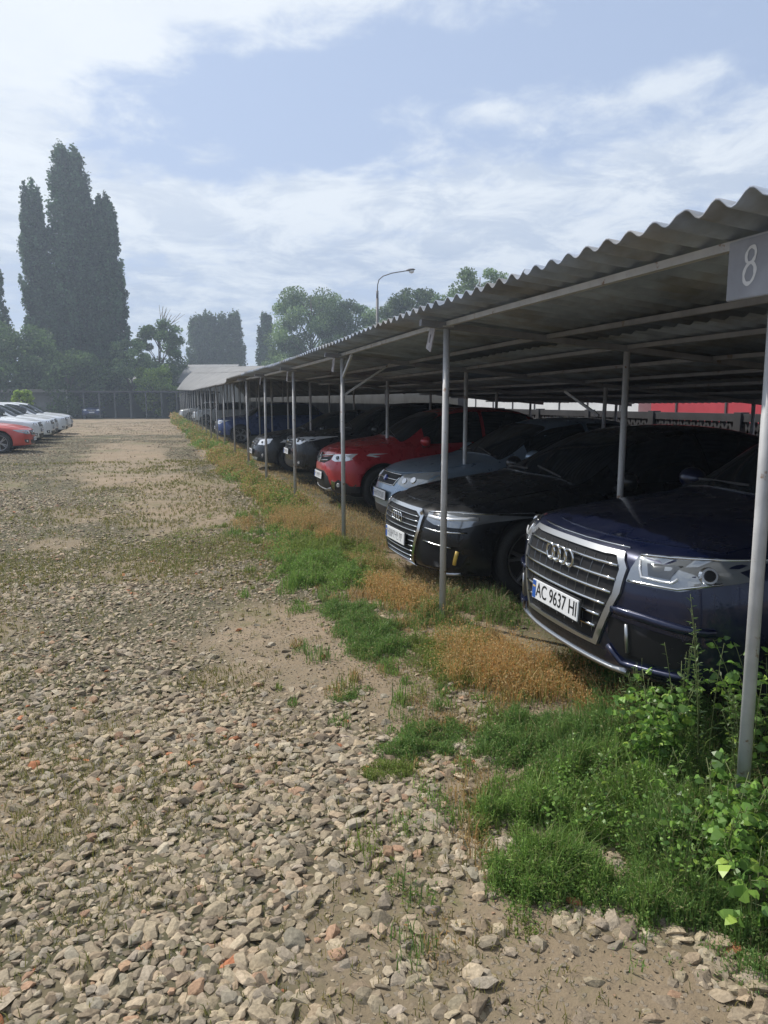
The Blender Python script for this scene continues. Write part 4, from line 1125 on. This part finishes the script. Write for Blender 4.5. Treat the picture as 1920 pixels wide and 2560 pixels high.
for i, (bx_, by_, ns, h_, lf) in enumerate([(2.14, 2.42, 6, .92, 34), (2.18, 2.62, 9, .66, 26), (2.10, 2.80, 11, .46, 18), (2.20, 2.24, 8, .74, 26)]):
    weed('tall_weed', tl[i], (bx_, by_), ns, h_, .10, lf, .040, .22, [(.10, .17, .05), (.13, .20, .06), (.08, .14, .04)], [1, 1, 1], 'tall narrow leaved weeds', lean=(-.05, 0), sr=.0028)
for i, (bx_, by_) in enumerate([(1.42, 2.30), (1.62, 2.15), (1.58, 2.50), (1.78, 2.25), (1.60, 1.88), (1.85, 2.05)]):
    weed('herb_tuft', ['leftmost small leaved herb tuft in the near green mass', 'small leaved herb tuft in the middle of the near green mass', 'small leaved herb tuft at the far side of the near green mass', 'small leaved herb tuft just left of the leafy bush',
          'lowest small leaved herb tuft of the near green mass', 'small leaved herb tuft at the foot of the leafy bush'][i], (bx_, by_), 22, .24 + .02 * i, .20, 14, .024, .5, LEAFC + GREEN[:2], LEAFW + [2, 2], 'herb tufts in the near green mass', sr=.0018)
# one orange flower
fl = empty('flower', (1.80, 1.42, 0)); tag(fl, 'single small orange flower among the grass at the bottom right', 'flower')
bm = bmesh.new(); tube(bm, [(0, 0, 0), (.01, .0, .08), (.0, .01, .16)], .0015, 5); obj('stem', bm, stem_m, fl)
bm = bmesh.new()
for k in range(9):
    a = k * 2 * math.pi / 9; c0 = Vector((0, .01, .162)); t_ = Vector((math.cos(a), math.sin(a), .25)); s_ = Vector((-math.sin(a), math.cos(a), 0))
    bm.faces.new([bm.verts.new(c0), bm.verts.new(c0 + t_ * .010 + s_ * .004), bm.verts.new(c0 + t_ * .016), bm.verts.new(c0 + t_ * .010 - s_ * .004)])
obj('petal', bm, mat('petal', (.75, .25, .02), .6), fl)

# ------------------------------------------------------------------ carport
galv = mat('painted_steel', (.47, .47, .47), .5, .1, nscale=6, namp=.16, bump=.08, bscale=60, col2=(.24, .15, .10), mscale=14, mlo=.62, mhi=.70)
girder = mat('dull_girder', (.24, .245, .27), .6, .1, nscale=6, namp=.2, col2=(.17, .13, .11), mscale=10, mlo=.60, mhi=.70)
asb_far = mat('pale_sheet', (.20, .20, .20), .85, nscale=1.5, namp=.25)
asb = mat('asbestos_sheet', (.26, .305, .385), .85, nscale=3, namp=.30, bump=.2, bscale=30, col2=(.21, .215, .225), mscale=1.8, mlo=.45, mhi=.65)  # grey sheet; the blue cast of a hazy veil is put into its colour
SP = 3.155; S0 = 1.90
def front_h(s): return interp(s, [(0, 2.19), (5.05, 2.19), (8.1, 2.155), (11.2, 2.13), (14.4, 2.145), (20, 2.15), (70, 2.2)])
def roof_z(x, s, far=0):
    zf = front_h(s) + .055
    z = zf - .087 * (x - 2.0) if x < 3.6 else zf - .139 - .090 * (x - 3.6)
    if far:
        u = min(1, max(0, (s - 13) / 9)); u = u * u * (3 - 2 * u)
        Yd = s * .957 + 1.0
        crest = 1.66 + .0447 * Yd + .05; xc = 4.4
        t = (x - 1.75) / (xc - 1.75); ez = interp(s, [(13, 2.23), (20.6, 2.13), (40, 2.22), (71, 2.72)])
        if t < 1: zz = ez + (crest - ez) * (1 - (1 - t) ** 1.9)
        else: zz = crest - (crest - 1.9) * ((x - xc) / 3.8) ** 1.7
        z = z * (1 - u) + max(zz, z if s < 20 else -9) * u
    return z
def corr_roof(s0, s1, x0, x1, far, step=8, lapx=5):
    """overlapping rows of corrugated sheets, 150 mm pitch, with real thickness"""
    n = int((s1 - s0) / .147 * step); ss = np.linspace(s0, s1, n + 1); V = []; Fq = []; b0 = 0
    xs_ = np.linspace(x0, x1, lapx + 1)
    for r in range(lapx):
        xa, xb = xs_[r], xs_[r + 1] + (.14 if r < lapx - 1 else 0); nxs = 3 if not far else 7
        xx = np.linspace(xa, xb, nxs)
        ph = np.where((ss // 1.13).astype(int) % 2 == 0, 0.0, .004)
        off_e = np.repeat(RNG.uniform(-.018, .018, 400), 1)[(ss // 1.13).astype(int)] if r == 0 else 0
        for si, dz_ in ((0, .0035), (1, -.0035)):
            for k, x in enumerate(xx):
                lift = .016 * (1 - k / (nxs - 1)) + (.0 if r else 0)
                z = np.array([roof_z(x, s, far) for s in ss[::step]]); z = np.interp(ss, ss[::step], z)
                z = z + (.0185 + .003 * np.sin((ss // 1.13) * 2.1)) * np.sin(ss / .147 * 2 * np.pi) + lift + dz_ + ph
                V.append(np.stack([np.full_like(ss, x) + (off_e if k == 0 else 0), ss, z], -1))
        m_ = len(ss)
        def row(q): return b0 + q * m_ + np.arange(m_)
        def quads(a, b_): return np.stack([a[:-1], a[1:], b_[1:], b_[:-1]], -1)
        for k in range(nxs - 1):
            Fq.append(quads(row(k), row(k + 1))[:, ::-1]); Fq.append(quads(row(nxs + k), row(nxs + k + 1)))
        Fq.append(quads(row(0), row(nxs))); Fq.append(quads(row(nxs - 1), row(2 * nxs - 1))[:, ::-1])
        b0 += 2 * nxs * m_
    return mesh_np('roof', np.concatenate(V), np.concatenate(Fq), smooth=True)
ROWS = [2.0, 3.5, 5.4, 7.7]
def build_carport(name, label, k0, k1, s0, s1, far, post_x=None):
    root = empty(name, (2.0, (s0 + s1) / 2, 0)); tag(root, label, 'carport')
    inv = Matrix.Translation(-root.location)
    def add(nm, bm):
        bm.transform(inv); return obj(nm, bm, galv if nm in ('post', 'beam', 'brace') else girder, root)
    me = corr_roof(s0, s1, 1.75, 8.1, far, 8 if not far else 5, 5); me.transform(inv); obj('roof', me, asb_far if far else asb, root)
    for k in range(k0, k1):
        s = S0 + SP * k
        for r, x in enumerate(ROWS):
            if far and r == 3: continue
            jx = RNG.normal(0, .012); js = RNG.normal(0, .015)
            zt = roof_z(x, s, far) - .055; xb_, sb_, st_ = x + jx, s + js, s
            if k == 0 and r == 0: xb_, sb_, st_ = 2.10, 2.15, 2.14
            bm = bmesh.new(); bar(bm, (xb_, sb_, -.1), (x if r or k else 2.07, st_, zt), .048 if r == 0 else .05, round_=16)
            for f in bm.faces:
                if len(f.verts) == 4: f.smooth = True
            if r == 0: bx(bm, x - .04, x + .04, s - .04, s + .04, zt - .006, zt + .003)
            add('post', bm)
        bm = bmesh.new()      # rafter following the roof
        xr = [1.80, 2.0, 2.8, 3.5, 4.4, 5.4, 6.6, 8.0] if far else [2.0 if k == 0 else 1.80, 3.55, 5.4, 8.0]
        for a, b_ in zip(xr, xr[1:]):
            bar(bm, (a, s, roof_z(a, s, far) - .052), (b_, s, roof_z(b_, s, far) - .052), .05, .045)
        add('rafter', bm)
    for x in [2.0, 2.8, 3.5, 4.3, 5.1, 5.9, 6.7, 7.6]:
        bm = bmesh.new()
        y = s0 + .05; N_ = max(1, int((s1 - s0) / SP))
        for q in range(N_):
            a = s0 + .03 + (s1 - s0 - .06) * q / N_; b_ = s0 + .03 + (s1 - s0 - .06) * (q + 1) / N_
            bar(bm, (x, a, roof_z(x, a, far) - .034), (x, b_, roof_z(x, b_, far) - .034), .032, .032)
        add('beam' if x == 2.0 else 'purlin', bm)
    return root, add
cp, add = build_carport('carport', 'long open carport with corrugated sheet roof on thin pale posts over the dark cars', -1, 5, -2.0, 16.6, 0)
sB = S0 + 2 * SP; zB = front_h(sB)
bm = bmesh.new(); bar(bm, (2.02, sB, zB - .42), (2.62, sB, zB - .03), .035, .02); add('brace', bm)
bm = bmesh.new(); bar(bm, (2.0, sB - .02, zB - .22), (2.0, sB - .42, zB - .0), .035, .02); add('brace', bm)
s3 = S0 + 2 * SP; bm = bmesh.new(); bar(bm, (5.38, s3 + .1, 1.48), (5.38, s3 + .95, 1.80), .035, .02); add('brace', bm)
cpf, addf = build_carport('far_carport', 'far part of the carport where the pale roof curves up over crowded posts', 5, 23, 16.62, 72.0, 1)
# ---- number boards hanging from the eave
board_m = mat('number_board', (.27, .28, .31), .7, nscale=4, namp=.2, bump=.1)
whitepaint = mat('white_paint', (.62, .62, .62), .7)
nbd = empty('number_board', (1.957, 2.07, 2.105)); tag(nbd, 'grey board with a hand painted white 8 under the roof edge', 'number board')
bm = bmesh.new(); bx(bm, -.012, .012, -.16, .17, -.095, .105, bev=.003); obj('board', bm, board_m, nbd)
bm = bmesh.new()
def oval(cy_, cz, ry, rz, wd_, wob):
    n = 40; inn = []; out_ = []
    for k in range(n):
        a = 2 * math.pi * k / n; w_ = wd_ * (1 + wob * math.sin(3 * a + cz * 40) + .12 * math.sin(7 * a))
        for L_, q in ((inn, -w_ / 2), (out_, w_ / 2)): L_.append(bm.verts.new((-.0125 - .0012 * (cz > .03), cy_ + (ry + q) * math.cos(a) + .12 * (rz + q) * math.sin(a) * -1, cz + (rz + q) * math.sin(a))))
    for k in range(n): bm.faces.new((inn[k], inn[(k + 1) % n], out_[(k + 1) % n], out_[k]))
oval(.062, .047, .021, .026, .011, .18); oval(.066, -.013, .025, .034, .012, .15)
bm.normal_update()
for f in bm.faces:
    if f.normal.x > 0: f.normal_flip()
obj('digit', bm, whitepaint, nbd)
pl_lab = ['small pale plate hanging askew beside the second post', 'small pale plate hanging beside the braced third post', 'small pale plate hanging beside the fourth post', 'small pale plate hanging beside the fifth post']
for i in range(4):
    s = S0 + SP * (i + 1) + .14
    o = empty('bay_plate', (1.93, s, front_h(s) - .075)); tag(o, pl_lab[i], 'plate', 'bay plates hung under the eave')
    bm = bmesh.new(); bx(bm, -.004, .004, -.055, .055, -.085, .085, bev=.002); q = obj('plate', bm, mat('old_plate', (.36, .34, .35), .6, nscale=20, namp=.25), o)
    q.rotation_euler = (R(18 if i == 0 else 10), R(5), 0)
    bm = bmesh.new(); bar(bm, (0, -.02, .075), (.05, -.04, .14), .006); obj('hanger', bm, galv, o)
    bm = bmesh.new(); tube(bm, [(-.0045, .0, -.03), (-.0045, .004, .03)], .004, 5); obj('mark', bm, mat('faded_ink', (.16, .15, .16), .8), q)

# ------------------------------------------------------------------ behind the carport
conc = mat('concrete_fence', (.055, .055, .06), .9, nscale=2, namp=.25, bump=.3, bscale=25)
fx0 = 8.4
def lattice_fence():
    root = empty('lattice_fence', (fx0, 11.0, 0)); tag(root, 'dark concrete fence with a row of diamond openings behind the carport', 'fence')
    y0, y1 = 3.0, 19.5
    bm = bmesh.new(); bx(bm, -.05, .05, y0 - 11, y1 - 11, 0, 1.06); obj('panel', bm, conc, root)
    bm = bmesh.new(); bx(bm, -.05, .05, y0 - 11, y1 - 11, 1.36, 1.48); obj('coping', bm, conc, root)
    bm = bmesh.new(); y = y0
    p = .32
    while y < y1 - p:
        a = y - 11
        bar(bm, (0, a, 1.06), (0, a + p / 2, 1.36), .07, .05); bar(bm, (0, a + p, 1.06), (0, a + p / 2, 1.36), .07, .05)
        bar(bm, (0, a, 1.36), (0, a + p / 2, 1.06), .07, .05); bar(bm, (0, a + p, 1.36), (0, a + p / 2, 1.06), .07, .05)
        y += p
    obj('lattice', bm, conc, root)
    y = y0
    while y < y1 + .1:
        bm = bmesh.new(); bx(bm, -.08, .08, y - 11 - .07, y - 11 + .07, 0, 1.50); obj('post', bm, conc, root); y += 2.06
lattice_fence()
def slab(name, label, cat, x0, x1, y0, y1, z0, z1, m, kind=None, group=None):
    o = empty(name, ((x0 + x1) / 2, (y0 + y1) / 2, z0)); tag(o, label, cat, group, kind); return o
# red shed and white hall beyond the fence, both lit by the sun
rd = mat('red_cladding', (.42, .045, .06), .5, nscale=1.2, namp=.1, bump=.05)
wh = mat('white_render', (.66, .68, .69), .7, nscale=.8, namp=.08)
dkr = mat('dark_roofing', (.06, .06, .065), .8, nscale=2)
def hall(name, label, x0, x1, y0, y1, hgt, m, nwin):
    o = empty(name, ((x0 + x1) / 2, (y0 + y1) / 2, 0)); tag(o, label, 'building'); cx_, cy_ = (x0 + x1) / 2, (y0 + y1) / 2
    bm = bmesh.new(); bx(bm, x0 - cx_, x1 - cx_, y0 - cy_, y1 - cy_, 0, hgt); obj('wall', bm, m, o)
    bm = bmesh.new(); bx(bm, x0 - cx_ - .3, x1 - cx_ + .3, y0 - cy_ - .3, y1 - cy_ + .3, hgt, hgt + .25); obj('roof', bm, dkr, o)
    for k in range(nwin):
        yy = y0 - cy_ + (y1 - y0) * (k + .5) / nwin
        bm = bmesh.new(); bx(bm, x0 - cx_ - .05, x0 - cx_ - .003, yy - .6, yy + .6, 2.4, 3.5); f = obj('window', bm, blk, o)
        bm = bmesh.new(); bx(bm, x0 - cx_ - .06, x0 - cx_ - .052, yy - .54, yy + .54, 2.46, 3.44); obj('pane', bm, glass, f)
    for k in range(int((y1 - y0) / 2.2)):
        yy = y0 - cy_ + 1.1 + k * 2.2
        bm = bmesh.new(); bx(bm, x0 - cx_ - .04, x0 - cx_ - .003, yy - .03, yy + .03, .1, hgt - .1); obj('pilaster', bm, dkr, o)
hall('red_shed', 'low red clad building seen through the gap behind the carport', 16, 22, 6, 21.6, 4.2, rd, 4)
hall('white_hall', 'white building left of the red one, seen through the gap under the roof', 16.5, 24, 23.0, 44, 4.5, wh, 5)
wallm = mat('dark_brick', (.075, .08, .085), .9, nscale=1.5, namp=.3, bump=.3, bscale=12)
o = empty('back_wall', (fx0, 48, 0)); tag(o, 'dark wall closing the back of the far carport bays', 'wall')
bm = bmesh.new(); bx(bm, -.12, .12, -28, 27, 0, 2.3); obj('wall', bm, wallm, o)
# ---- row of low garages closing the yard
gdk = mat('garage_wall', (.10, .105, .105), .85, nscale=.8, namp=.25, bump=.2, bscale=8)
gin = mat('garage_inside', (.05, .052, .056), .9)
gar = empty('garage_row', (-4, 78, 0)); tag(gar, 'low dark garages with open bays closing the far end of the yard', 'garage')
gar.rotation_euler = (0, 0, R(-16.85 * .85)); 
def gadd(nm, x0, x1, y0, y1, z0, z1, m, par=None): 
    bm = bmesh.new(); bx(bm, x0, x1, y0, y1, z0, z1); return obj(nm, bm, m, par or gar)
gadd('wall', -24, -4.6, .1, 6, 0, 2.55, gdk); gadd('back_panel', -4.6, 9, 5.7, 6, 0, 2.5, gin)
gadd('roof', -24.2, 9.2, -.5, 6.3, 2.55, 2.72, dkr)
gadd('fascia', -10.6, -4.4, -.62, -.51, 2.55, 2.86, mat('pale_fascia', (.22, .22, .21), .8, nscale=2), None)
for k, x in enumerate([-4.5, -2.9, -1.4, .1, 1.6, 3.1, 4.6, 6.1, 7.6]):
    gadd('post', x - .06, x + .06, -.4, -.28, 0, 2.55, galv if k == 0 else gdk)
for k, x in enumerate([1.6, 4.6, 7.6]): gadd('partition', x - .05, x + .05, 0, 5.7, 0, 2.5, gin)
for x in (-22, -18.5, -15, -11.5, -8): gadd('door', x, x + 2.6, .04, .097, 0, 2.2, mat('garage_door', (.13, .135, .13), .7, nscale=1, namp=.2))
# far grey roofs
def gable(name, label, cx_, cy_, w_, l_, eh, rh, rz):
    o = empty(name, (cx_, cy_, 0), rz); tag(o, label, 'building')
    bm = bmesh.new(); bx(bm, -w_ / 2, w_ / 2, -l_ / 2, l_ / 2, 0, eh); obj('wall', bm, mat('far_wall', (.25, .25, .24), .8, nscale=.6), o)
    bm = bmesh.new(); a = w_ / 2 + .3; b_ = l_ / 2 + .3
    v = [bm.verts.new(p) for p in ((-a, -b_, eh), (a, -b_, eh), (0, -b_, rh), (-a, b_, eh), (a, b_, eh), (0, b_, rh))]
    for f in ((0, 1, 2), (3, 5, 4), (0, 2, 5, 3), (1, 4, 5, 2), (0, 3, 4, 1)): bm.faces.new([v[i] for i in f])
    bmesh.ops.recalc_face_normals(bm, faces=bm.faces[:]); obj('roof', bm, mat('far_roof', (.20, .20, .205), .7, nscale=.7), o)
gable('grey_building', 'grey roofed building peeping over the garages beside the far carport', 3.2, 97, 10, 14, 3.6, 6.2, R(65))
gable('pale_building', 'pale gabled building behind the curved far carport roof', 9.5, 92, 9, 12, 3.8, 5.8, R(75))

# ------------------------------------------------------------------ trees
bark = mat('bark', (.11, .09, .07), .9, nscale=4, bump=.5, bscale=15)
tfol = mat('tree_foliage', (.06, .1, .03), .6, attr=True, trans=.45, spec=.25)
def leafcloud(P, sz, cols, colw):
    n = len(P); q = RNG.normal(0, 1, (n, 3)); q /= np.linalg.norm(q, axis=1, keepdims=True)
    r = RNG.normal(0, 1, (n, 3)); s = np.cross(q, r); s /= np.linalg.norm(s, axis=1, keepdims=True)
    t = np.cross(q, s); L_ = (sz * RNG.uniform(.6, 1.3, n))[:, None]
    V = np.stack([P - s * L_ * .5, P + t * L_ * .35, P + s * L_ * .5, P - t * L_ * .35], 1)
    c = np.asarray(cols)[RNG.choice(len(cols), n, p=np.asarray(colw) / np.sum(colw))] * RNG.uniform(.75, 1.25, (n, 1))
    return V.reshape(-1, 3), np.arange(n * 4).reshape(n, 4), np.repeat(c, 4, 0)
def tree(name, label, az_, dist, topel, width, kind, cols, colw=(1, 1, 1), nleaf=16000, sz=.28, group=None, cat='tree', hb=None):
    """az_ and topel in degrees seen from the camera fix only where the tree stands and how tall it is"""
    hgt = CAM_H + dist * math.tan(R(topel)); x = dist * math.sin(R(az_)); y = dist * math.cos(R(az_)); w2 = width / 2
    root = empty(name, (x, y, 0)); tag(root, label, cat, group)
    bm = bmesh.new(); tr = hgt * .013 + .05
    tube(bm, [(0, 0, -.2), (.05 * w2, 0, hgt * .25), (-.03 * w2, .03 * w2, hgt * .55), (0, 0, hgt * .93)], tr, 10, tr * .2)
    P = []; BR = []
    if kind == 'poplar':
        nb_ = int(130 * (width / 4) + 60)
        for k in range(nb_):
            z0 = hgt * (.04 + .86 * random.random() ** .85); a = random.random() * 2 * math.pi
            prof = lambda z: w2 * min(1, (z / hgt / .16 + .35)) * (max(0, 1 - (z / hgt) ** 3.0) ** .62) * 1.10
            L_ = random.uniform(.06, .13) * hgt; r1 = prof(min(hgt * .995, z0 + L_ * .45)) * random.uniform(.80, 1.04)
            p0 = Vector((0, 0, z0 - L_ * .25)); p1 = Vector((math.cos(a) * r1 * .75, math.sin(a) * r1 * .75, z0 + L_ * .15)); p2 = Vector((math.cos(a) * r1 * .86, math.sin(a) * r1 * .86, min(hgt, z0 + L_ * .8)))
            pts = [p0.lerp(p1, t) * (1 - t) + p1.lerp(p2, t) * t for t in (0, .25, .5, .75, 1)]
            if k % 3 == 0: tube(bm, pts, tr * .22, 5, tr * .05)
            m_ = nleaf // nb_; t = RNG.random(m_) ** .8
            A0, A1, A2 = np.array(p0), np.array(p1), np.array(p2)
            c_ = (A0 * ((1 - t) ** 2)[:, None] + A1 * (2 * t * (1 - t))[:, None] + A2 * (t ** 2)[:, None])
            rad = w2 * .25 * np.sqrt(np.clip(1.05 - t, .03, 1))
            P.append(c_ + RNG.normal(0, 1, (m_, 3)) * rad[:, None] * np.array([.62, .62, 1.1])); BR.append(np.full(m_, RNG.uniform(.55, 1.5)))
    else:
        nb_ = int(34 + width * 5); b0 = hgt * (.12 if hb is None else hb)
        for k in range(nb_):
            a = random.random() * 2 * math.pi; u = random.random(); rad = w2 * random.uniform(.20, .36); zz = b0 + (hgt - rad * .72 - b0) * (.08 + .92 * u)
            rel = (zz - b0) / (hgt - b0); rr = w2 * math.sqrt(max(.05, 1 - abs(2 * rel * .9 - .75) ** 3.2)) * random.uniform(.45, 1.0)
            c0 = np.array((math.cos(a) * rr, math.sin(a) * rr, zz))
            if k % 2 == 0: tube(bm, [(0, 0, max(.3, zz - rr * .9 - .4)), (c0[0] * .5, c0[1] * .5, zz - rr * .3), tuple(c0)], tr * .35, 5, tr * .08)
            m_ = nleaf // nb_
            q = RNG.normal(0, 1, (m_, 3)); q /= np.linalg.norm(q, axis=1, keepdims=True)
            P.append(c0 + q * rad * (RNG.random(m_) ** .45)[:, None] * np.array([1, 1, .75])); BR.append(np.full(m_, RNG.uniform(.65, 1.4)))
    P = np.concatenate(P); BR = np.concatenate(BR); k_ = (P[:, 2] > .15) & (P[:, 2] < hgt * (1 + .02 * RNG.random(len(P)))); P = P[k_]; BR = BR[k_]
    obj('trunk', bm, bark, root)
    V, F4, c = leafcloud(P, sz, cols, colw); c = c * np.repeat(BR, 4)[:, None]
    obj('crown', mesh_np('crown', V, F4, c), tfol, root)
    return root, hgt
PC = [(.05, .10, .05), (.07, .135, .065), (.035, .07, .038)]
MC = [(.08, .14, .05), (.11, .18, .06), (.055, .10, .04)]
LC = [(.24, .35, .07), (.30, .40, .09), (.17, .26, .06)]
SC = [(.17, .25, .11), (.22, .31, .13), (.12, .19, .085)]
tree('poplar_tree', 'tallest dark poplar in the middle of the group on the left', -5.1, 90, 17.0, 6.6, 'poplar', PC, nleaf=70000, sz=.34, group='tall poplars beyond the garages')
tree('poplar_tree', 'slightly lower poplar on the left side of the tallest one', -7.55, 91, 14.7, 3.9, 'poplar', PC, nleaf=34000, sz=.34, group='tall poplars beyond the garages')
tree('poplar_tree', 'lower poplar on the right side of the tallest one', -2.95, 88, 14.3, 4.1, 'poplar', PC, nleaf=36000, sz=.34, group='tall poplars beyond the garages')
tree('poplar_tree', 'dark poplar cut off by the left picture edge', -10.6, 90, 10.2, 4.6, 'poplar', PC, nleaf=22000, sz=.34)
tree('broadleaf_tree', 'loose green tree filling the left corner below the poplars', -9.2, 84, 5.4, 8.5, 'round', MC, nleaf=26000, sz=.30, hb=.02)
tree('broadleaf_tree', 'low green tree at the foot of the poplars above the garages', -6.0, 83, 3.6, 8.5, 'round', MC, nleaf=22000, sz=.28, hb=.02)
tree('broadleaf_tree', 'light green bushy tree right of the poplars', -1.7, 84, 4.5, 5.0, 'round', SC, nleaf=14000, sz=.26, hb=.02)
r_, h_ = tree('broadleaf_tree', 'dark round tree with bare branches sticking out of its top', .3, 92, 5.9, 6.4, 'round', MC, nleaf=20000, sz=.26, hb=.15)
bm = bmesh.new()
for k in range(9):
    a = random.uniform(-.2, .9); L_ = random.uniform(1.2, 2.9); y_ = random.uniform(-.4, .4)
    p = Vector((.4, 0, h_ * .82)); e = p + Vector((math.sin(a) * L_ * 1.3, y_, .9 + math.cos(a) * L_ * .95)); tube(bm, [p, p.lerp(e, .5) + Vector((0, 0, .15)), e], .055, 5, .018)
    tube(bm, [p.lerp(e, .6), e + Vector((.5, 0, -.1))], .03, 4, .012)
obj('bare_branch', bm, bark, r_)
tree('lime_shrub', 'yellow green shrub leaning over the garage roof', -.2, 80, 2.7, 4.6, 'round', LC, nleaf=12000, sz=.22, cat='shrub', hb=.02)
tree('lime_shrub', 'small bright shrub growing among the white cars on the left', -8.9, 56, .85, 1.6, 'round', LC, nleaf=2500, sz=.16, cat='shrub', hb=.02)
for i, (a, e, w_) in enumerate([(3.0, 6.4, 2.9), (3.9, 6.7, 2.9), (4.8, 6.5, 2.9), (5.7, 6.8, 2.6)]):
    tree('poplar_tree', ['leftmost', 'second', 'third', 'rightmost'][i] + ' of the four small poplars above the curved roof', a, 130, e, w_ * 1.6, 'poplar', [(.06, .10, .045), (.075, .12, .05), (.05, .085, .04)], nleaf=12000, sz=.36, group='small poplars in a clump')
tree('broadleaf_tree', 'lower green tree filling between the narrow poplar and the big round tree', 9.4, 100, 5.2, 6, 'round', SC, nleaf=12000, sz=.26, hb=.0)
tree('poplar_tree', 'narrow dark poplar just left of the big round tree', 8.0, 120, 6.7, 3.6, 'poplar', PC, nleaf=12000, sz=.32)
tree('broadleaf_tree', 'big round grey green tree above the carport roof', 11.4, 98, 8.5, 10.5, 'round', SC, nleaf=44000, sz=.27, hb=.0)
tree('broadleaf_tree', 'darker tree between the big round tree and the lamp', 14.4, 95, 7.5, 8.0, 'round', MC, nleaf=26000, sz=.26, hb=.0)
tree('broadleaf_tree', 'green tree behind the lamp post', 17.0, 92, 7.5, 7.0, 'round', SC, nleaf=20000, sz=.26, hb=.0)
tree('broadleaf_tree', 'rounded light green tree right of the lamp post', 19.0, 88, 8.4, 8.0, 'round', [(.085, .13, .045), (.11, .16, .05), (.065, .105, .04)], nleaf=26000, sz=.26, hb=.05)
tree('broadleaf_tree', 'small treetop showing over the roof corrugations', 21.6, 80, 8.3, 4.6, 'round', SC, nleaf=11000, sz=.22)
tree('broadleaf_tree', 'rightmost treetop rising over the corrugated roof', 24.0, 76, 9.8, 7.6, 'round', SC, nleaf=24000, sz=.24, hb=.05)
tree('broadleaf_tree', 'low green tree filling behind the lamp and the rounded tree', 17.9, 84, 6.2, 9, 'round', SC, nleaf=16000, sz=.26, hb=.0)
tree('broadleaf_tree', 'tree hidden mostly by the roof between the treetops', 29, 78, 8.3, 7, 'round', MC, nleaf=9000, sz=.28)

# ------------------------------------------------------------------ street lamp
lx, ly = 46 * math.sin(R(16.35)), 46 * math.cos(R(16.35))
lp = empty('street_lamp', (lx, ly, 0)); tag(lp, 'street lamp on a bent pipe arm above the carport roof', 'street lamp')
lm = mat('lamp_steel', (.12, .12, .125), .6, .3)
zt = CAM_H + 46 * math.tan(R(9.5))
rt_ = Vector((math.cos(R(16.85)), -math.sin(R(16.85)), 0))
bm = bmesh.new(); tube(bm, [(0, 0, 0), (0, 0, zt - 1.55)], .10, 10, .085); tube(bm, [(0, 0, zt - 1.6), (0, 0, zt - 1.1)], .075, 10); obj('pole', bm, lm, lp)
bm = bmesh.new(); tube(bm, [(0, 0, zt - 1.1), rt_ * .02 + Vector((0, 0, zt - .75)), rt_ * .10 + Vector((0, 0, zt - .45)), rt_ * .35 + Vector((0, 0, zt - .25)), rt_ * .9 + Vector((0, 0, zt - .07)), rt_ * 1.75 + Vector((0, 0, zt + .06))], .03, 8); obj('arm', bm, lm, lp)
bm = bmesh.new(); bmesh.ops.create_uvsphere(bm, u_segments=16, v_segments=10, radius=1)
for v in bm.verts: v.co = Vector((v.co.x * .30, v.co.y * .14, v.co.z * (.10 if v.co.z > 0 else .04)))
for f in bm.faces: f.smooth = True
bm.transform(Matrix.Translation(rt_ * 1.98 + Vector((0, 0, zt + .09))) @ Matrix.Rotation(-R(16.85), 4, 'Z') @ Matrix.Rotation(-R(8), 4, 'Y')); hd = obj('lamp_head', bm, lm, lp)
bm = bmesh.new(); bmesh.ops.create_uvsphere(bm, u_segments=16, v_segments=10, radius=1)
for v in bm.verts: v.co = Vector((v.co.x * .17, v.co.y * .11, v.co.z * .12))
for f in bm.faces: f.smooth = True
bm.transform(Matrix.Translation(rt_ * 2.05 + Vector((0, 0, zt + .03)))); obj('lamp_glass', bm, mat('lamp_glass', (.6, .62, .62), .15, coat=.5), hd)

# ------------------------------------------------------------------ haze
HAZE = .0021
if HAZE:
    hm = bpy.data.materials.new('haze'); hm.use_nodes = True; b = NB(hm.node_tree); b.n.clear()
    out = b.new('ShaderNodeOutputMaterial'); pv = b.new('ShaderNodeVolumePrincipled')
    b.put(pv.inputs['Color'], (.74, .86, 1.0, 1)); b.put(pv.inputs['Density'], HAZE); b.put(pv.inputs['Anisotropy'], .35)
    b.l.new(pv.outputs[0], out.inputs['Volume'])
    bm = bmesh.new(); bx(bm, -360, 360, -360, 460, -1.2, 34)
    tag(obj('haze', bm, hm), kind='stuff')
